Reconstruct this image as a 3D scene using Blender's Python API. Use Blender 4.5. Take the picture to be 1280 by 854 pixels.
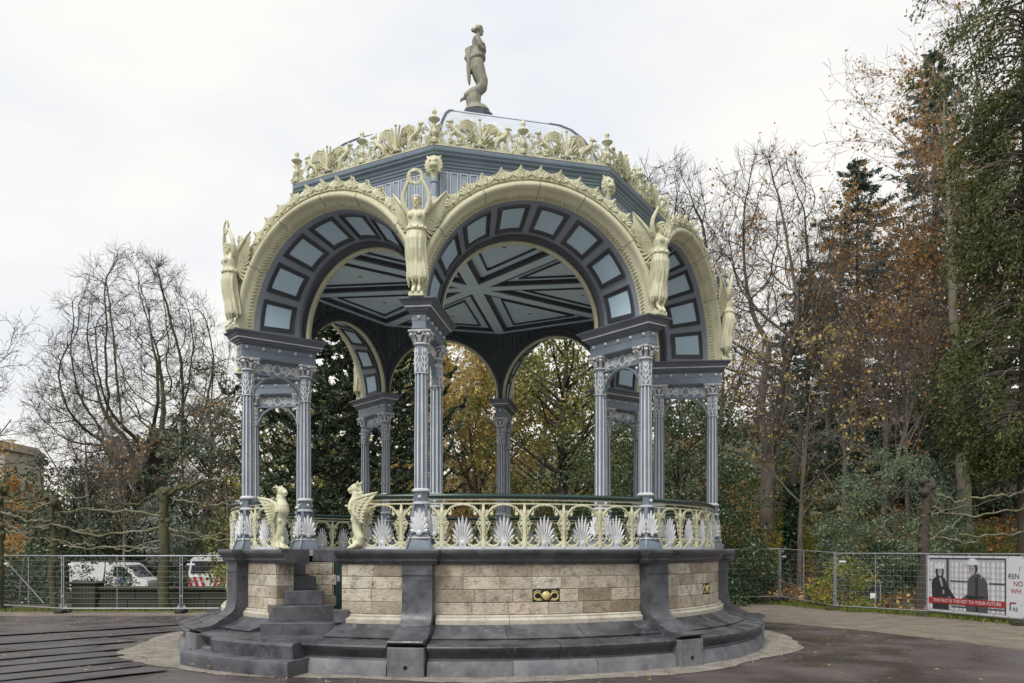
import bpy, math, random
import numpy as np
from math import sin, cos, pi, radians as R_
from mathutils import Vector, Matrix

for o in list(bpy.data.objects):
    bpy.data.objects.remove(o)
scene = bpy.context.scene
COL = scene.collection

# ------------------------------------------------------------ camera, sky, sun, exposure
CAMX, CAMY, CAMZ, FPX = 0.886, -20.64, 2.1, 1068.0
cd = bpy.data.cameras.new('camera'); cam = bpy.data.objects.new('camera', cd); COL.objects.link(cam)
cam.location = (CAMX, CAMY, CAMZ); cam.rotation_euler = (pi/2, 0, 0)
cd.sensor_width = 36; cd.lens = FPX/1280*36; cd.shift_y = (687.5-427)/1280; cd.clip_end = 3000; cd.clip_start = .1
scene.camera = cam
SUN_EL, SUN_AZ = R_(52), R_(-28)          # azimuth from -Y (towards the camera) to +X
world = bpy.data.worlds.new('World'); scene.world = world; world.use_nodes = True
nt = world.node_tree; nd = nt.nodes; nd.clear(); lk = nt.links.new
out = nd.new('ShaderNodeOutputWorld'); bg = nd.new('ShaderNodeBackground'); lk(bg.outputs[0], out.inputs[0])
sky = nd.new('ShaderNodeTexSky'); sky.sky_type = 'NISHITA'; sky.sun_disc = False
sky.sun_elevation = SUN_EL; sky.sun_rotation = pi-SUN_AZ
sky.air_density = 1.0; sky.dust_density = 4.0
# overcast: a thick even cloud layer in front of the clear sky
tc = nd.new('ShaderNodeTexCoord'); mp = nd.new('ShaderNodeMapping'); mp.inputs['Scale'].default_value = (1.0, 1.0, 2.6)
lk(tc.outputs['Generated'], mp.inputs[0])
nz = nd.new('ShaderNodeTexNoise'); nz.inputs['Scale'].default_value = 1.3; nz.inputs['Detail'].default_value = 5; nz.inputs['Roughness'].default_value = .5
lk(mp.outputs[0], nz.inputs['Vector'])
cr = nd.new('ShaderNodeValToRGB'); cr.color_ramp.elements[0].position = .36; cr.color_ramp.elements[1].position = .54
cr.color_ramp.elements[0].color = (6.7, 7.15, 7.95, 1); cr.color_ramp.elements[1].color = (8.9, 8.72, 8.35, 1)
lk(nz.outputs['Fac'], cr.inputs[0])
mx = nd.new('ShaderNodeMixRGB'); mx.inputs[0].default_value = .93
lk(sky.outputs[0], mx.inputs[1]); lk(cr.outputs[0], mx.inputs[2])
lk(mx.outputs[0], bg.inputs[0]); bg.inputs[1].default_value = .070
sd = bpy.data.lights.new('sun', 'SUN'); sun = bpy.data.objects.new('sun', sd); COL.objects.link(sun)
sd.energy = 1.5; sd.angle = R_(24); sd.color = (1, .97, .92)
sv = Vector((sin(SUN_AZ)*cos(SUN_EL), -cos(SUN_AZ)*cos(SUN_EL), sin(SUN_EL)))
sun.rotation_euler = sv.to_track_quat('Z', 'Y').to_euler(); sun.location = (0, -10, 40)
vs = scene.view_settings; vs.view_transform = 'Standard'; vs.look = 'None'; vs.gamma = 1; vs.use_curve_mapping = False
vs.exposure = 0.78

def P(px, py, d):
    return Vector((CAMX+(px-640)*d/FPX, CAMY+d, CAMZ+(687.5-py)*d/FPX))
def X_(px, d): return CAMX+(px-640)*d/FPX
def Z_(py, d): return CAMZ+(687.5-py)*d/FPX

# ------------------------------------------------------------ materials
def mat(name, c1, c2=None, scale=3.0, rough=.6, bump=.15, bscale=40.0, metal=0.0, objrand=None, spec=.4, stretch=(1,1,1), rough2=None, lo=.38, hi=.64, detail=5, dist=.01, stain=None):
    m = bpy.data.materials.new(name); m.use_nodes = True
    t = m.node_tree; n = t.nodes; l = t.links.new
    b = n['Principled BSDF']; b.inputs['Roughness'].default_value = rough; b.inputs['Metallic'].default_value = metal
    b.inputs['Specular IOR Level'].default_value = spec
    g = n.new('ShaderNodeNewGeometry'); mpn = n.new('ShaderNodeMapping'); mpn.inputs['Scale'].default_value = stretch
    l(g.outputs['Position'], mpn.inputs[0])
    if c2 is None: c2 = tuple(x*.8 for x in c1)
    no = n.new('ShaderNodeTexNoise'); no.inputs['Scale'].default_value = scale; no.inputs['Detail'].default_value = detail; no.inputs['Roughness'].default_value = .62
    l(mpn.outputs[0], no.inputs['Vector'])
    ra = n.new('ShaderNodeValToRGB'); ra.color_ramp.elements[0].position = lo; ra.color_ramp.elements[1].position = hi
    ra.color_ramp.elements[0].color = (*c1, 1); ra.color_ramp.elements[1].color = (*c2, 1)
    l(no.outputs['Fac'], ra.inputs[0]); colout = ra.outputs[0]
    if objrand:
        oi = n.new('ShaderNodeObjectInfo'); r2 = n.new('ShaderNodeValToRGB'); r2.color_ramp.interpolation = 'LINEAR'
        e = r2.color_ramp.elements
        while len(e) < len(objrand): e.new(.5)
        for i, c in enumerate(objrand): e[i].position = i/(len(objrand)-1); e[i].color = (*c, 1)
        l(oi.outputs['Random'], r2.inputs[0])
        mm = n.new('ShaderNodeMixRGB'); mm.blend_type = 'MULTIPLY'; mm.inputs[0].default_value = 1
        l(colout, mm.inputs[1]); l(r2.outputs[0], mm.inputs[2]); colout = mm.outputs[0]
    if stain:
        sc, col, p0, p1, fac = stain
        n3 = n.new('ShaderNodeTexNoise'); n3.inputs['Scale'].default_value = sc; n3.inputs['Detail'].default_value = 8; n3.inputs['Roughness'].default_value = .7
        l(mpn.outputs[0], n3.inputs['Vector'])
        r3 = n.new('ShaderNodeValToRGB'); r3.color_ramp.elements[0].position = p0; r3.color_ramp.elements[1].position = p1
        r3.color_ramp.elements[0].color = (0,0,0,1); r3.color_ramp.elements[1].color = (fac,)*3+(1,)
        l(n3.outputs['Fac'], r3.inputs[0])
        m3 = n.new('ShaderNodeMixRGB'); m3.inputs[2].default_value = (*col, 1)
        l(r3.outputs[0], m3.inputs[0]); l(colout, m3.inputs[1]); colout = m3.outputs[0]
    l(colout, b.inputs['Base Color'])
    if rough2 is not None:
        rr = n.new('ShaderNodeMapRange'); rr.inputs[1].default_value = lo; rr.inputs[2].default_value = hi
        rr.inputs[3].default_value = rough; rr.inputs[4].default_value = rough2
        l(no.outputs['Fac'], rr.inputs[0]); l(rr.outputs[0], b.inputs['Roughness'])
    if bump:
        nb = n.new('ShaderNodeTexNoise'); nb.inputs['Scale'].default_value = bscale; nb.inputs['Detail'].default_value = 4
        l(mpn.outputs[0], nb.inputs['Vector'])
        bu = n.new('ShaderNodeBump'); bu.inputs['Strength'].default_value = bump; bu.inputs['Distance'].default_value = dist
        l(nb.outputs['Fac'], bu.inputs['Height']); l(bu.outputs[0], b.inputs['Normal'])
    return m

def leafmat(name, cols, rough=.5, trans=.3, spec=.35):
    m = bpy.data.materials.new(name); m.use_nodes = True
    t = m.node_tree; n = t.nodes; l = t.links.new; b = n['Principled BSDF']; b.inputs['Roughness'].default_value = rough
    b.inputs['Specular IOR Level'].default_value = spec
    a = n.new('ShaderNodeAttribute'); a.attribute_name = 'tint'
    r = n.new('ShaderNodeValToRGB'); e = r.color_ramp.elements
    while len(e) < len(cols): e.new(.5)
    for i, c in enumerate(cols): e[i].position = i/(len(cols)-1); e[i].color = (*c, 1)
    l(a.outputs['Fac'], r.inputs[0]); l(r.outputs[0], b.inputs['Base Color'])
    tr = n.new('ShaderNodeBsdfTranslucent'); l(r.outputs[0], tr.inputs[0])
    ms = n.new('ShaderNodeMixShader'); ms.inputs[0].default_value = trans
    l(b.outputs[0], ms.inputs[1]); l(tr.outputs[0], ms.inputs[2]); l(ms.outputs[0], n['Material Output'].inputs[0])
    return m

MT = {}
MT['cream'] = mat('cream_paint', (.645,.635,.455), (.55,.54,.375), 2.2, .48, .35, 30, dist=.008, stretch=(1,1,.35), stain=(11, (.27,.25,.15), .54, .74, .55))
MT['cream_orn'] = mat('cream_ornament_paint', (.65,.64,.46), (.48,.465,.305), 4.0, .5, .6, 55, dist=.014, stretch=(1,1,.5), stain=(16, (.24,.22,.12), .53, .72, .6))
MT['statue'] = mat('stone_beige_statue_paint', (.29,.285,.22), (.21,.205,.16), 3.5, .6, .4, 30, stain=(7, (.2,.2,.16), .56, .75, .5))
MT['blue'] = mat('blue_grey_paint', (.205,.248,.295), (.168,.205,.248), 2.5, .38, .12, 30, stain=(3, (.3,.32,.35), .60, .85, .25))
MT['bluedk'] = mat('dark_slate_paint', (.135,.15,.175), (.108,.12,.142), 2.5, .4, .12, 30)
MT['soffit'] = mat('slate_soffit_paint', (.25,.285,.335), (.22,.25,.295), 1.6, .4, .08, 25)
MT['frame'] = mat('charcoal_moulding_paint', (.06,.066,.08), (.05,.055,.068), 2.5, .38, .08, 25)
MT['pale'] = mat('pale_blue_panel_paint', (.50,.66,.77), (.45,.61,.72), .9, .35, .05, 20)
MT['ceil'] = mat('light_blue_ceiling_paint', (.60,.74,.81), (.56,.70,.77), 1.1, .4, .05, 20)
MT['board'] = mat('dark_teal_board_paint', (.075,.094,.105), (.06,.076,.086), 2.0, .42, .1, 30)
MT['drum'] = mat('light_blue_grey_paint', (.31,.375,.435), (.26,.32,.38), 1.8, .42, .1, 25, stain=(5, (.4,.45,.48), .6, .82, .3))
MT['corn'] = mat('steel_blue_cornice_paint', (.225,.285,.335), (.185,.24,.285), 1.8, .4, .1, 25, stain=(5, (.3,.36,.4), .6, .82, .3))
MT['white'] = mat('lavender_white_paint', (.64,.655,.675), (.50,.515,.535), 5, .42, .4, 40, stain=(12, (.28,.29,.32), .56, .78, .5))
MT['fillet'] = mat('pale_grey_fillet_paint', (.60,.62,.66), (.48,.50,.54), 4, .42, .1, 30)
MT['green'] = mat('bottle_green_rail_paint', (.012,.035,.028), (.016,.045,.036), 4, .2, .05, 30, spec=.6)
MT['doorgreen'] = mat('dark_green_door_paint', (.008,.028,.022), (.01,.034,.028), 4, .4, .1, 30)
MT['zinc'] = mat('bright_zinc_sheet', (.60,.64,.70), (.48,.52,.58), 1.3, .34, .1, 8, metal=.35, stain=(3, (.75,.78,.82), .55, .75, .6))
MT['zincdk'] = mat('dark_roof_joint', (.05,.06,.075), (.07,.08,.095), 4, .5, .1, 20)
MT['bstone'] = mat('bluestone', (.042,.042,.050), (.105,.105,.118), 2.2, .24, .35, 55, rough2=.66, objrand=[(.72,.72,.74),(1,1,1),(1.25,1.25,1.27)], stain=(5.5, (.26,.26,.28), .56, .78, .6), dist=.006, spec=.55)
MT['bstone2'] = mat('weathered_bluestone', (.10,.10,.112), (.18,.18,.194), 2.4, .7, .5, 60, objrand=[(.7,.7,.72),(1,1,1),(1.2,1.2,1.2)], stain=(6, (.36,.35,.35), .56, .8, .6), dist=.008)
MT['sand'] = mat('ashlar_sandstone', (.56,.53,.465), (.42,.385,.325), 4.5, .85, .55, 26, objrand=[(1.0,.98,.94),(.74,.69,.62),(1.12,1.1,1.04),(1.0,.88,.79),(.86,.83,.78),(1.14,1.14,1.1),(.50,.43,.34),(1.05,.98,.9),(.62,.57,.5),(.92,.9,.86)], stain=(8, (.13,.108,.082), .50, .68, .8), dist=.04)
MT['limest'] = mat('pale_limestone', (.50,.475,.40), (.38,.355,.29), 4.0, .85, .7, 30, stain=(7, (.2,.18,.135), .52, .72, .7), dist=.015)
MT['mortar'] = mat('mortar', (.34,.31,.25), (.24,.215,.17), 8, .9, .4, 60)
MT['black'] = mat('black_hole_shade', (.008,.008,.008), (.01,.01,.01), 4, .8, 0)  # near-black in place of the shade inside vents, drains and bin slot
MT['gilt'] = mat('gilded_ornament', (.62,.52,.22), (.5,.42,.18), 8, .4, .3, 60, metal=.2)
MT['lampw'] = mat('white_downlight', (.75,.78,.8), (.7,.72,.75), 3, .3, 0)
MT['galv'] = mat('galvanised_steel', (.42,.44,.47), (.32,.34,.37), 14, .42, .05, 40, metal=.65)
MT['wire'] = mat('galvanised_wire', (.36,.38,.40), (.30,.32,.34), 14, .5, 0, metal=.5)
MT['rubber'] = mat('rubber_foot', (.03,.03,.032), (.045,.045,.045), 8, .8, .3, 40)
MT['bark'] = mat('grey_brown_bark', (.14,.12,.095), (.08,.068,.053), 6, .9, .8, 18, stretch=(1,1,.35), dist=.03)
MT['barkmoss'] = mat('mossy_bark', (.085,.088,.042), (.055,.05,.036), 3, .9, .8, 18, stretch=(1,1,.35), dist=.03, stain=(2.2, (.11,.125,.03), .5, .68, .75))
MT['barkdark'] = mat('dark_bark', (.05,.042,.034), (.075,.063,.05), 5, .9, .6, 18, stretch=(1,1,.35), dist=.03)
MT['twig'] = mat('twig_bark', (.15,.13,.112), (.20,.172,.142), 3, .9, .2, 20)
MT['twigdark'] = mat('dark_twig_bark', (.045,.038,.032), (.07,.062,.045), 2, .9, .2, 20)
MT['pole'] = mat('weathered_trained_limb', (.24,.215,.17), (.12,.13,.06), 2.2, .85, .4, 25)
MT['asphalt'] = mat('damp_asphalt', (.050,.038,.037), (.100,.078,.076), .6, .14, .5, 130, rough2=.50, stain=(1.3, (.19,.165,.155), .56, .74, .55), dist=.008, spec=.6)
MT['mat'] = mat('dark_rubber_mat', (.050,.045,.050), (.088,.080,.085), 1.1, .26, .3, 70, rough2=.6, stain=(2.5, (.12,.11,.105), .58, .8, .4), dist=.006)
MT['sandg'] = mat('pale_sand_mortar', (.33,.305,.265), (.20,.18,.155), 2.6, .95, 1, 70, stain=(4.5, (.48,.455,.41), .55, .72, .65), dist=.03)
MT['pfloor'] = mat('pale_bounce_floor', (.55,.54,.52), (.46,.45,.43), 1.5, .6, .2, 40)  # floor tone unknown; set pale to bounce light up to the ceiling
MT['gravel'] = mat('brown_gravel', (.16,.136,.108), (.235,.205,.168), 1.6, .95, 1, 45, stain=(3, (.09,.085,.05), .52, .7, .6), dist=.03)
MT['soil'] = mat('woodland_soil', (.05,.042,.026), (.055,.065,.02), .5, .95, 1, 12, dist=.05, stain=(.9, (.12,.065,.028), .48, .62, .85))
MT['stonewall'] = mat('mossy_dark_stone', (.055,.052,.042), (.045,.055,.022), 1.6, .9, .8, 14, dist=.03)
MT['vanwhite'] = mat('white_vehicle_paint', (.78,.79,.8), (.72,.73,.75), 1.5, .22, 0, spec=.6)
MT['glass'] = mat('dark_vehicle_glass', (.02,.025,.03), (.03,.035,.04), 2, .06, 0, spec=.8)
MT['tyre'] = mat('tyre_rubber', (.015,.015,.016), (.02,.02,.02), 6, .8, 0)
MT['redpaint'] = mat('red_paint', (.5,.03,.03), (.42,.025,.025), 3, .35, 0)
MT['blueprint'] = mat('blue_decal', (.05,.2,.55), (.04,.17,.5), 3, .35, 0)
MT['render'] = mat('beige_rendered_wall', (.42,.37,.30), (.36,.315,.25), .8, .9, .2, 12)

# ------------------------------------------------------------ mesh building
class MB:
    def __init__(s): s.v = []; s.f = []; s.m = []
    def add(s, vs, fs, mi=0, M=None):
        o = len(s.v)
        if M is not None: vs = [M @ Vector(p) for p in vs]
        s.v.extend([tuple(p) for p in vs]); s.f.extend([tuple(i+o for i in f) for f in fs]); s.m.extend([mi]*len(fs)); return s
    def box(s, c, d, mi=0, M=None, ch=0.0):
        x, y, z = (q/2 for q in d)
        if ch <= 0:
            vs = [(c[0]+a*x, c[1]+b*y, c[2]+e*z) for a in (-1,1) for b in (-1,1) for e in (-1,1)]
            fs = [(0,1,3,2),(4,6,7,5),(0,4,5,1),(2,3,7,6),(0,2,6,4),(1,5,7,3)]
            return s.add(vs, fs, mi, M)
        # chamfered: 24 vertices
        vs = []; idx = {}
        for a in (-1,1):
            for b in (-1,1):
                for e in (-1,1):
                    for ax in range(3):
                        p = [a*(x-ch), b*(y-ch), e*(z-ch)]; p[ax] = (a*x, b*y, e*z)[ax]
                        idx[(a,b,e,ax)] = len(vs); vs.append((c[0]+p[0], c[1]+p[1], c[2]+p[2]))
        fs = []
        for ax in range(3):
            o1, o2 = [q for q in range(3) if q != ax]
            for sg in (-1,1):
                loop = []
                for (p, q) in ((-1,-1),(1,-1),(1,1),(-1,1)):
                    k = [0,0,0]; k[ax] = sg; k[o1] = p; k[o2] = q; loop.append(idx[(k[0],k[1],k[2],ax)])
                if (sg == 1) != (ax == 1): fs.append(tuple(loop))
                else: fs.append(tuple(loop[::-1]))
        for ax in range(3):
            o1, o2 = [q for q in range(3) if q != ax]
            for p in (-1,1):
                for q in (-1,1):
                    k0 = [0,0,0]; k0[o1] = p; k0[o2] = q; k1 = k0[:]; k0[ax] = -1; k1[ax] = 1
                    fs.append((idx[(*k0,o1)], idx[(*k1,o1)], idx[(*k1,o2)], idx[(*k0,o2)]))
        for a in (-1,1):
            for b in (-1,1):
                for e in (-1,1): fs.append(tuple(idx[(a,b,e,q)] for q in range(3)))
        return s.add(vs, fs, mi, M)
    def prism(s, poly, y0, y1, mi=0, M=None, T=None):
        """polygon in (x,z), extruded along y; T maps (x,y,z)->point"""
        n = len(poly); T = T or (lambda x, y, z: (x, y, z))
        vs = [T(p[0], y0, p[1]) for p in poly]+[T(p[0], y1, p[1]) for p in poly]
        fs = [tuple(range(n)), tuple(range(2*n-1, n-1, -1))]+[(i, i+n, (i+1) % n+n, (i+1) % n) for i in range(n)]
        return s.add(vs, fs, mi, M)
    def slab(s, poly, z0, z1, mi=0, M=None):
        return s.prism(poly, z0, z1, mi, M, lambda x, y, z: (x, z, y))
    def ring(s, outer, inner, y0, y1, mi=0, T=None, M=None, closed=True):
        n = len(outer); T = T or (lambda x, y, z: (x, y, z)); vs = []
        for y in (y0, y1):
            vs += [T(p[0], y, p[1]) for p in outer]+[T(p[0], y, p[1]) for p in inner]
        fs = []; N = n if closed else n-1
        for i in range(N):
            j = (i+1) % n
            fs += [(i, j, n+j, n+i), (2*n+i, 3*n+i, 3*n+j, 2*n+j), (i, 2*n+i, 2*n+j, j), (n+i, n+j, 3*n+j, 3*n+i)]
        if not closed:
            for i in (0, n-1): fs.append((i, n+i, 3*n+i, 2*n+i))
        return s.add(vs, fs, mi, M)
    def tube(s, pts, rad, n=6, mi=0, closed=False, cap=True, M=None, flat=1.0, up=None):
        pts = [Vector(p) for p in pts]; k = len(pts)
        if not hasattr(rad, '__len__'): rad = [rad]*k
        vs = []; fs = []; pu = None
        for i, p in enumerate(pts):
            if closed: t = pts[(i+1) % k]-pts[i-1]
            else: t = pts[min(i+1, k-1)]-pts[max(i-1, 0)]
            if t.length < 1e-9: t = Vector((0,0,1))
            t.normalize()
            if pu is None:
                u = Vector(up) if up else (Vector((0,0,1)) if abs(t.z) < .9 else Vector((1,0,0)))
            else: u = pu
            u = u-t*u.dot(t)
            if u.length < 1e-6: u = t.orthogonal()
            u.normalize(); pu = u; w = t.cross(u)
            for j in range(n):
                a = 2*pi*j/n; vs.append(p+(u*cos(a)+w*sin(a)*flat)*rad[i])
        for i in range(k if closed else k-1):
            i2 = (i+1) % k
            for j in range(n): fs.append((i*n+j, i*n+(j+1) % n, i2*n+(j+1) % n, i2*n+j))
        if cap and not closed: fs += [tuple(range(n-1, -1, -1)), tuple((k-1)*n+j for j in range(n))]
        return s.add(vs, fs, mi, M)
    def lathe(s, prof, n=16, c=(0,0), mi=0, M=None, rot=0, sx=1, sy=1):
        vs = []; fs = []; k = len(prof)
        for r, z in prof:
            for j in range(n):
                a = 2*pi*j/n+rot; vs.append((c[0]+r*cos(a)*sx, c[1]+r*sin(a)*sy, z))
        for i in range(k-1):
            for j in range(n): fs.append((i*n+j, i*n+(j+1) % n, (i+1)*n+(j+1) % n, (i+1)*n+j))
        fs += [tuple(range(n-1, -1, -1)), tuple((k-1)*n+j for j in range(n))]
        return s.add(vs, fs, mi, M)
    def ball(s, c, r, mi=0, n=8, M=None, sc=(1,1,1), rx=None):
        m = max(3, n//2+1); vs = [(0,0,-1)]
        for i in range(1, m):
            t = -pi/2+pi*i/m
            for j in range(n): a = 2*pi*j/n; vs.append((cos(t)*cos(a), cos(t)*sin(a), sin(t)))
        vs.append((0,0,1)); fs = []
        for j in range(n): fs.append((0, 1+(j+1) % n, 1+j)); fs.append((len(vs)-1, 1+(m-2)*n+j, 1+(m-2)*n+(j+1) % n))
        for i in range(m-2):
            for j in range(n): fs.append((1+i*n+j, 1+i*n+(j+1) % n, 1+(i+1)*n+(j+1) % n, 1+(i+1)*n+j))
        q = [Vector((p[0]*sc[0]*r, p[1]*sc[1]*r, p[2]*sc[2]*r)) for p in vs]
        if rx is not None: q = [rx @ p for p in q]
        return s.add([p+Vector(c) for p in q], fs, mi, M)
    def arc(s, prof, a0, a1, n=8, mi=0):
        """closed (r,z) profile swept about the z axis; azimuth from -Y to +X, radians"""
        k = len(prof); vs = []; fs = []
        for i in range(n+1):
            a = a0+(a1-a0)*i/n
            for r, z in prof: vs.append((r*sin(a), -r*cos(a), z))
        for i in range(n):
            for j in range(k): fs.append((i*k+j, i*k+(j+1) % k, (i+1)*k+(j+1) % k, (i+1)*k+j))
        fs += [tuple(range(k)), tuple(n*k+j for j in range(k-1, -1, -1))]
        return s.add(vs, fs, mi)
    def chord(s, prof, mi=0, tan=math.tan(pi/8), inset=.001):
        """closed (apothem,z) profile run along one octagon side (facing -Y), mitred at both ends"""
        k = len(prof); vs = []; fs = []
        for sg in (-1, 1):
            for a, z in prof: vs.append((sg*(a*tan-inset), -a, z))
        for j in range(k): fs.append((j, (j+1) % k, k+(j+1) % k, k+j))
        fs += [tuple(range(k)), tuple(range(2*k-1, k-1, -1))]
        return s.add(vs, fs, mi)
    def mesh(s, name, mats, smooth=None):
        me = bpy.data.meshes.new(name); me.from_pydata(s.v, [], s.f)
        if not isinstance(mats, (list, tuple)): mats = [mats]
        for q in mats: me.materials.append(MT[q] if isinstance(q, str) else q)
        if len(mats) > 1: me.polygons.foreach_set('material_index', s.m)
        import bmesh as _b
        bm = _b.new(); bm.from_mesh(me); _b.ops.recalc_face_normals(bm, faces=bm.faces); bm.to_mesh(me); bm.free()
        if smooth:
            me.shade_smooth(); me.set_sharp_from_angle(angle=R_(smooth))
        me.update(); return me
    def build(s, name, mats, parent=None, smooth=None, loc=None, rz=0):
        return link(name, s.mesh(name, mats, smooth), parent, loc, rz)

def link(name, me, parent=None, loc=None, rz=0, rot=None):
    o = bpy.data.objects.new(name, me); COL.objects.link(o)
    if parent: o.parent = parent
    if loc is not None: o.location = loc
    if rot is not None: o.rotation_euler = rot
    elif rz: o.rotation_euler = (0, 0, rz)
    return o
def tag(o, label, cat, group=None):
    o['label'] = label; o['category'] = cat
    if group: o['group'] = group
    return o
def struct(o): o['kind'] = 'structure'; return o
def stuff(o, label=None, cat=None):
    o['kind'] = 'stuff'
    if label: o['label'] = label; o['category'] = cat
    return o
def empty(name, loc=(0,0,0), rz=0, parent=None):
    o = bpy.data.objects.new(name, None); COL.objects.link(o); o.location = loc; o.rotation_euler = (0,0,rz); o.empty_display_size = .3
    if parent: o.parent = parent
    return o
def copy_tree(o, parent=None, rz=None, loc=None):
    c = o.copy(); COL.objects.link(c); c.parent = parent
    if rz is not None: c.rotation_euler = (0, 0, rz)
    if loc is not None: c.location = loc
    for ch in [q for q in bpy.data.objects if q.parent == o]: copy_tree(ch, c)
    return c
def remesh(mb, voxel, mats, name, smooth_it=2):
    """fuse overlapping closed shapes into one continuous skin"""
    me = mb.mesh(name, mats); o = bpy.data.objects.new('tmp', me); COL.objects.link(o)
    m = o.modifiers.new('r', 'REMESH'); m.mode = 'VOXEL'; m.voxel_size = voxel; m.use_smooth_shade = True
    s = o.modifiers.new('s', 'SMOOTH'); s.iterations = smooth_it; s.factor = .5
    dg = bpy.context.evaluated_depsgraph_get(); ev = o.evaluated_get(dg)
    r = bpy.data.meshes.new_from_object(ev); r.name = name
    bpy.data.objects.remove(o); r.shade_smooth()
    r.materials.clear()
    for q in (mats if isinstance(mats, (list, tuple)) else [mats]): r.materials.append(MT[q])
    return r
def spiral(cx, cz, r0, r1, a0, turns, n=14):
    return [(cx+(r0+(r1-r0)*i/n)*cos(a0+turns*2*pi*i/n), cz+(r0+(r1-r0)*i/n)*sin(a0+turns*2*pi*i/n)) for i in range(n+1)]
def bez(p0, p1, p2, p3, n=8):
    p0, p1, p2, p3 = map(Vector, (p0, p1, p2, p3))
    return [(p0*(1-t)**3+p1*3*t*(1-t)**2+p2*3*t*t*(1-t)+p3*t**3) for t in (i/n for i in range(n+1))]
def palmette(mb, h, w, t, n=9, y=0.0, base=.12, mi=0, x0=0, z0=0, lobe=.085):
    """fan of leaf fronds in the x-z plane"""
    for i in range(n):
        q = (i/(n-1))*2-1; a = q*1.42
        L = h*(1-.42*abs(q)**1.5); bx, bz = x0+q*w*.12, z0+base*h
        tip = (bx+sin(a)*L*w/h*.62, bz+cos(a)*L*.86)
        d = Vector((tip[0]-bx, tip[1]-bz)); Ln = d.length; d.normalize(); nrm = Vector((-d.y, d.x))
        wd = h*lobe; pts = []
        for s_, k in ((0,.35),(.35,.55),(.68,1.0),(.88,.62),(1.0,0)):
            c = Vector((bx, bz))+d*Ln*s_; pts.append((c, wd*k))
        poly = [tuple(c+nrm*k) for c, k in pts]+[tuple(c-nrm*k) for c, k in pts[-2::-1]]
        # domed frond: ridge along the middle
        m = len(pts); vs = []; fs = []
        for c, k in pts:
            vs += [(c.x+nrm.x*k, y+t*.3, c.y+nrm.y*k), (c.x, y-t, c.y), (c.x-nrm.x*k, y+t*.3, c.y-nrm.y*k), (c.x, y+t, c.y)]
        for j in range(m-1):
            for e in range(4): fs.append((j*4+e, j*4+(e+1) % 4, (j+1)*4+(e+1) % 4, (j+1)*4+e))
        fs.append((3,2,1,0)); mb.add(vs, fs, mi)
    mb.ball((x0, y, z0+base*h*.9), h*.1, mi, 6, sc=(1.1,.5,1.2))
    return mb
# ============================================================ the bandstand
AZ0 = R_(-7.33)
PA = [AZ0+k*pi/4 for k in range(8)]               # pier azimuths; 0 beside the stair, 7 on its other side
BA = [AZ0+pi/8+k*pi/4 for k in range(8)]          # bay azimuths; bay 7 holds the stair
RO, RI = 5.6, 4.374
rng = random.Random(4)
BS = empty('bandstand')
tag(BS, 'ornate octagonal iron bandstand with cream arches and paired blue-grey columns on a round stone base', 'bandstand')
OPEN0, OPEN1 = R_(-39.0), R_(-22.4)               # stair opening
SA = BA[7]-2*pi

# ---- stone base -------------------------------------------------
cm = MB()
for k in range(8):
    a0, a1 = PA[k], PA[k]+pi/4
    segs = [(a0, a1)] if k != 7 else [(a0-2*pi, OPEN0-.006), (OPEN1+.006, a1-2*pi)]
    for p, q in segs: cm.arc([(5.36,.02),(5.69,.02),(5.69,1.86),(5.36,1.86)], p, q, 14)
    cm.arc([(5.0,.02),(6.3,.02),(6.3,.5),(5.9,.55),(5.0,.57)], a0, a1, 14)
core = cm.build('base_core', 'mortar', BS)
prof_low = [(6.0,-.06),(6.70,-.06),(6.66,.20),(6.62,.262),(6.58,.272),(6.0,.272)]
prof_mid = [(6.0,.276),(6.555,.276),(6.545,.30),(6.575,.37),(6.635,.42),(6.67,.455),(6.68,.49),(6.665,.515),(6.63,.532),(6.24,.585),(6.0,.585)]
prof_slp = [(5.55,.56),(6.27,.588),(6.28,.606),(6.24,.622),(6.10,.655),(5.97,.705),(5.88,.762),(5.84,.795),(5.55,.795)]
prof_lim = [(5.5,.797),(5.815,.797),(5.82,.872),(5.79,.90),(5.765,.915),(5.77,.935),(5.74,.958),(5.5,.958)]
prof_cop = [(5.2,1.852),(5.735,1.852),(5.75,1.885),(5.785,1.905),(5.79,1.95),(5.825,1.98),(5.87,2.02),(5.885,2.05),(5.885,2.092),(5.868,2.11),(5.2,2.11)]
PH = R_(2.9)
def course(name, prof, m, cuts, k, ph, gap=.0008, n=10, skip=None, sm=30):
    a0, a1 = PA[k]+ph, PA[k]+pi/4-ph
    if k == 7: a0 -= 2*pi; a1 -= 2*pi
    edges = [0]+[(i+rng.uniform(-.12,.12))/cuts for i in range(1, cuts)]+[1]
    for i in range(cuts):
        p, q = a0+(a1-a0)*edges[i]+gap, a0+(a1-a0)*edges[i+1]-gap
        if skip:
            if p >= skip[0] and q <= skip[1]: continue
            if p < skip[0] < q and q < skip[1]: q = skip[0]
            elif p < skip[1] < q and p > skip[0]: p = skip[1]
            elif p < skip[0] and q > skip[1]:
                MB().arc(prof, p, skip[0], n).build(name, m, core, sm); p = skip[1]
            if q-p < .004: continue
        MB().arc(prof, p, q, n).build(name, m, core, sm)
zs = [.96, 1.178, 1.405, 1.625, 1.85]
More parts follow.
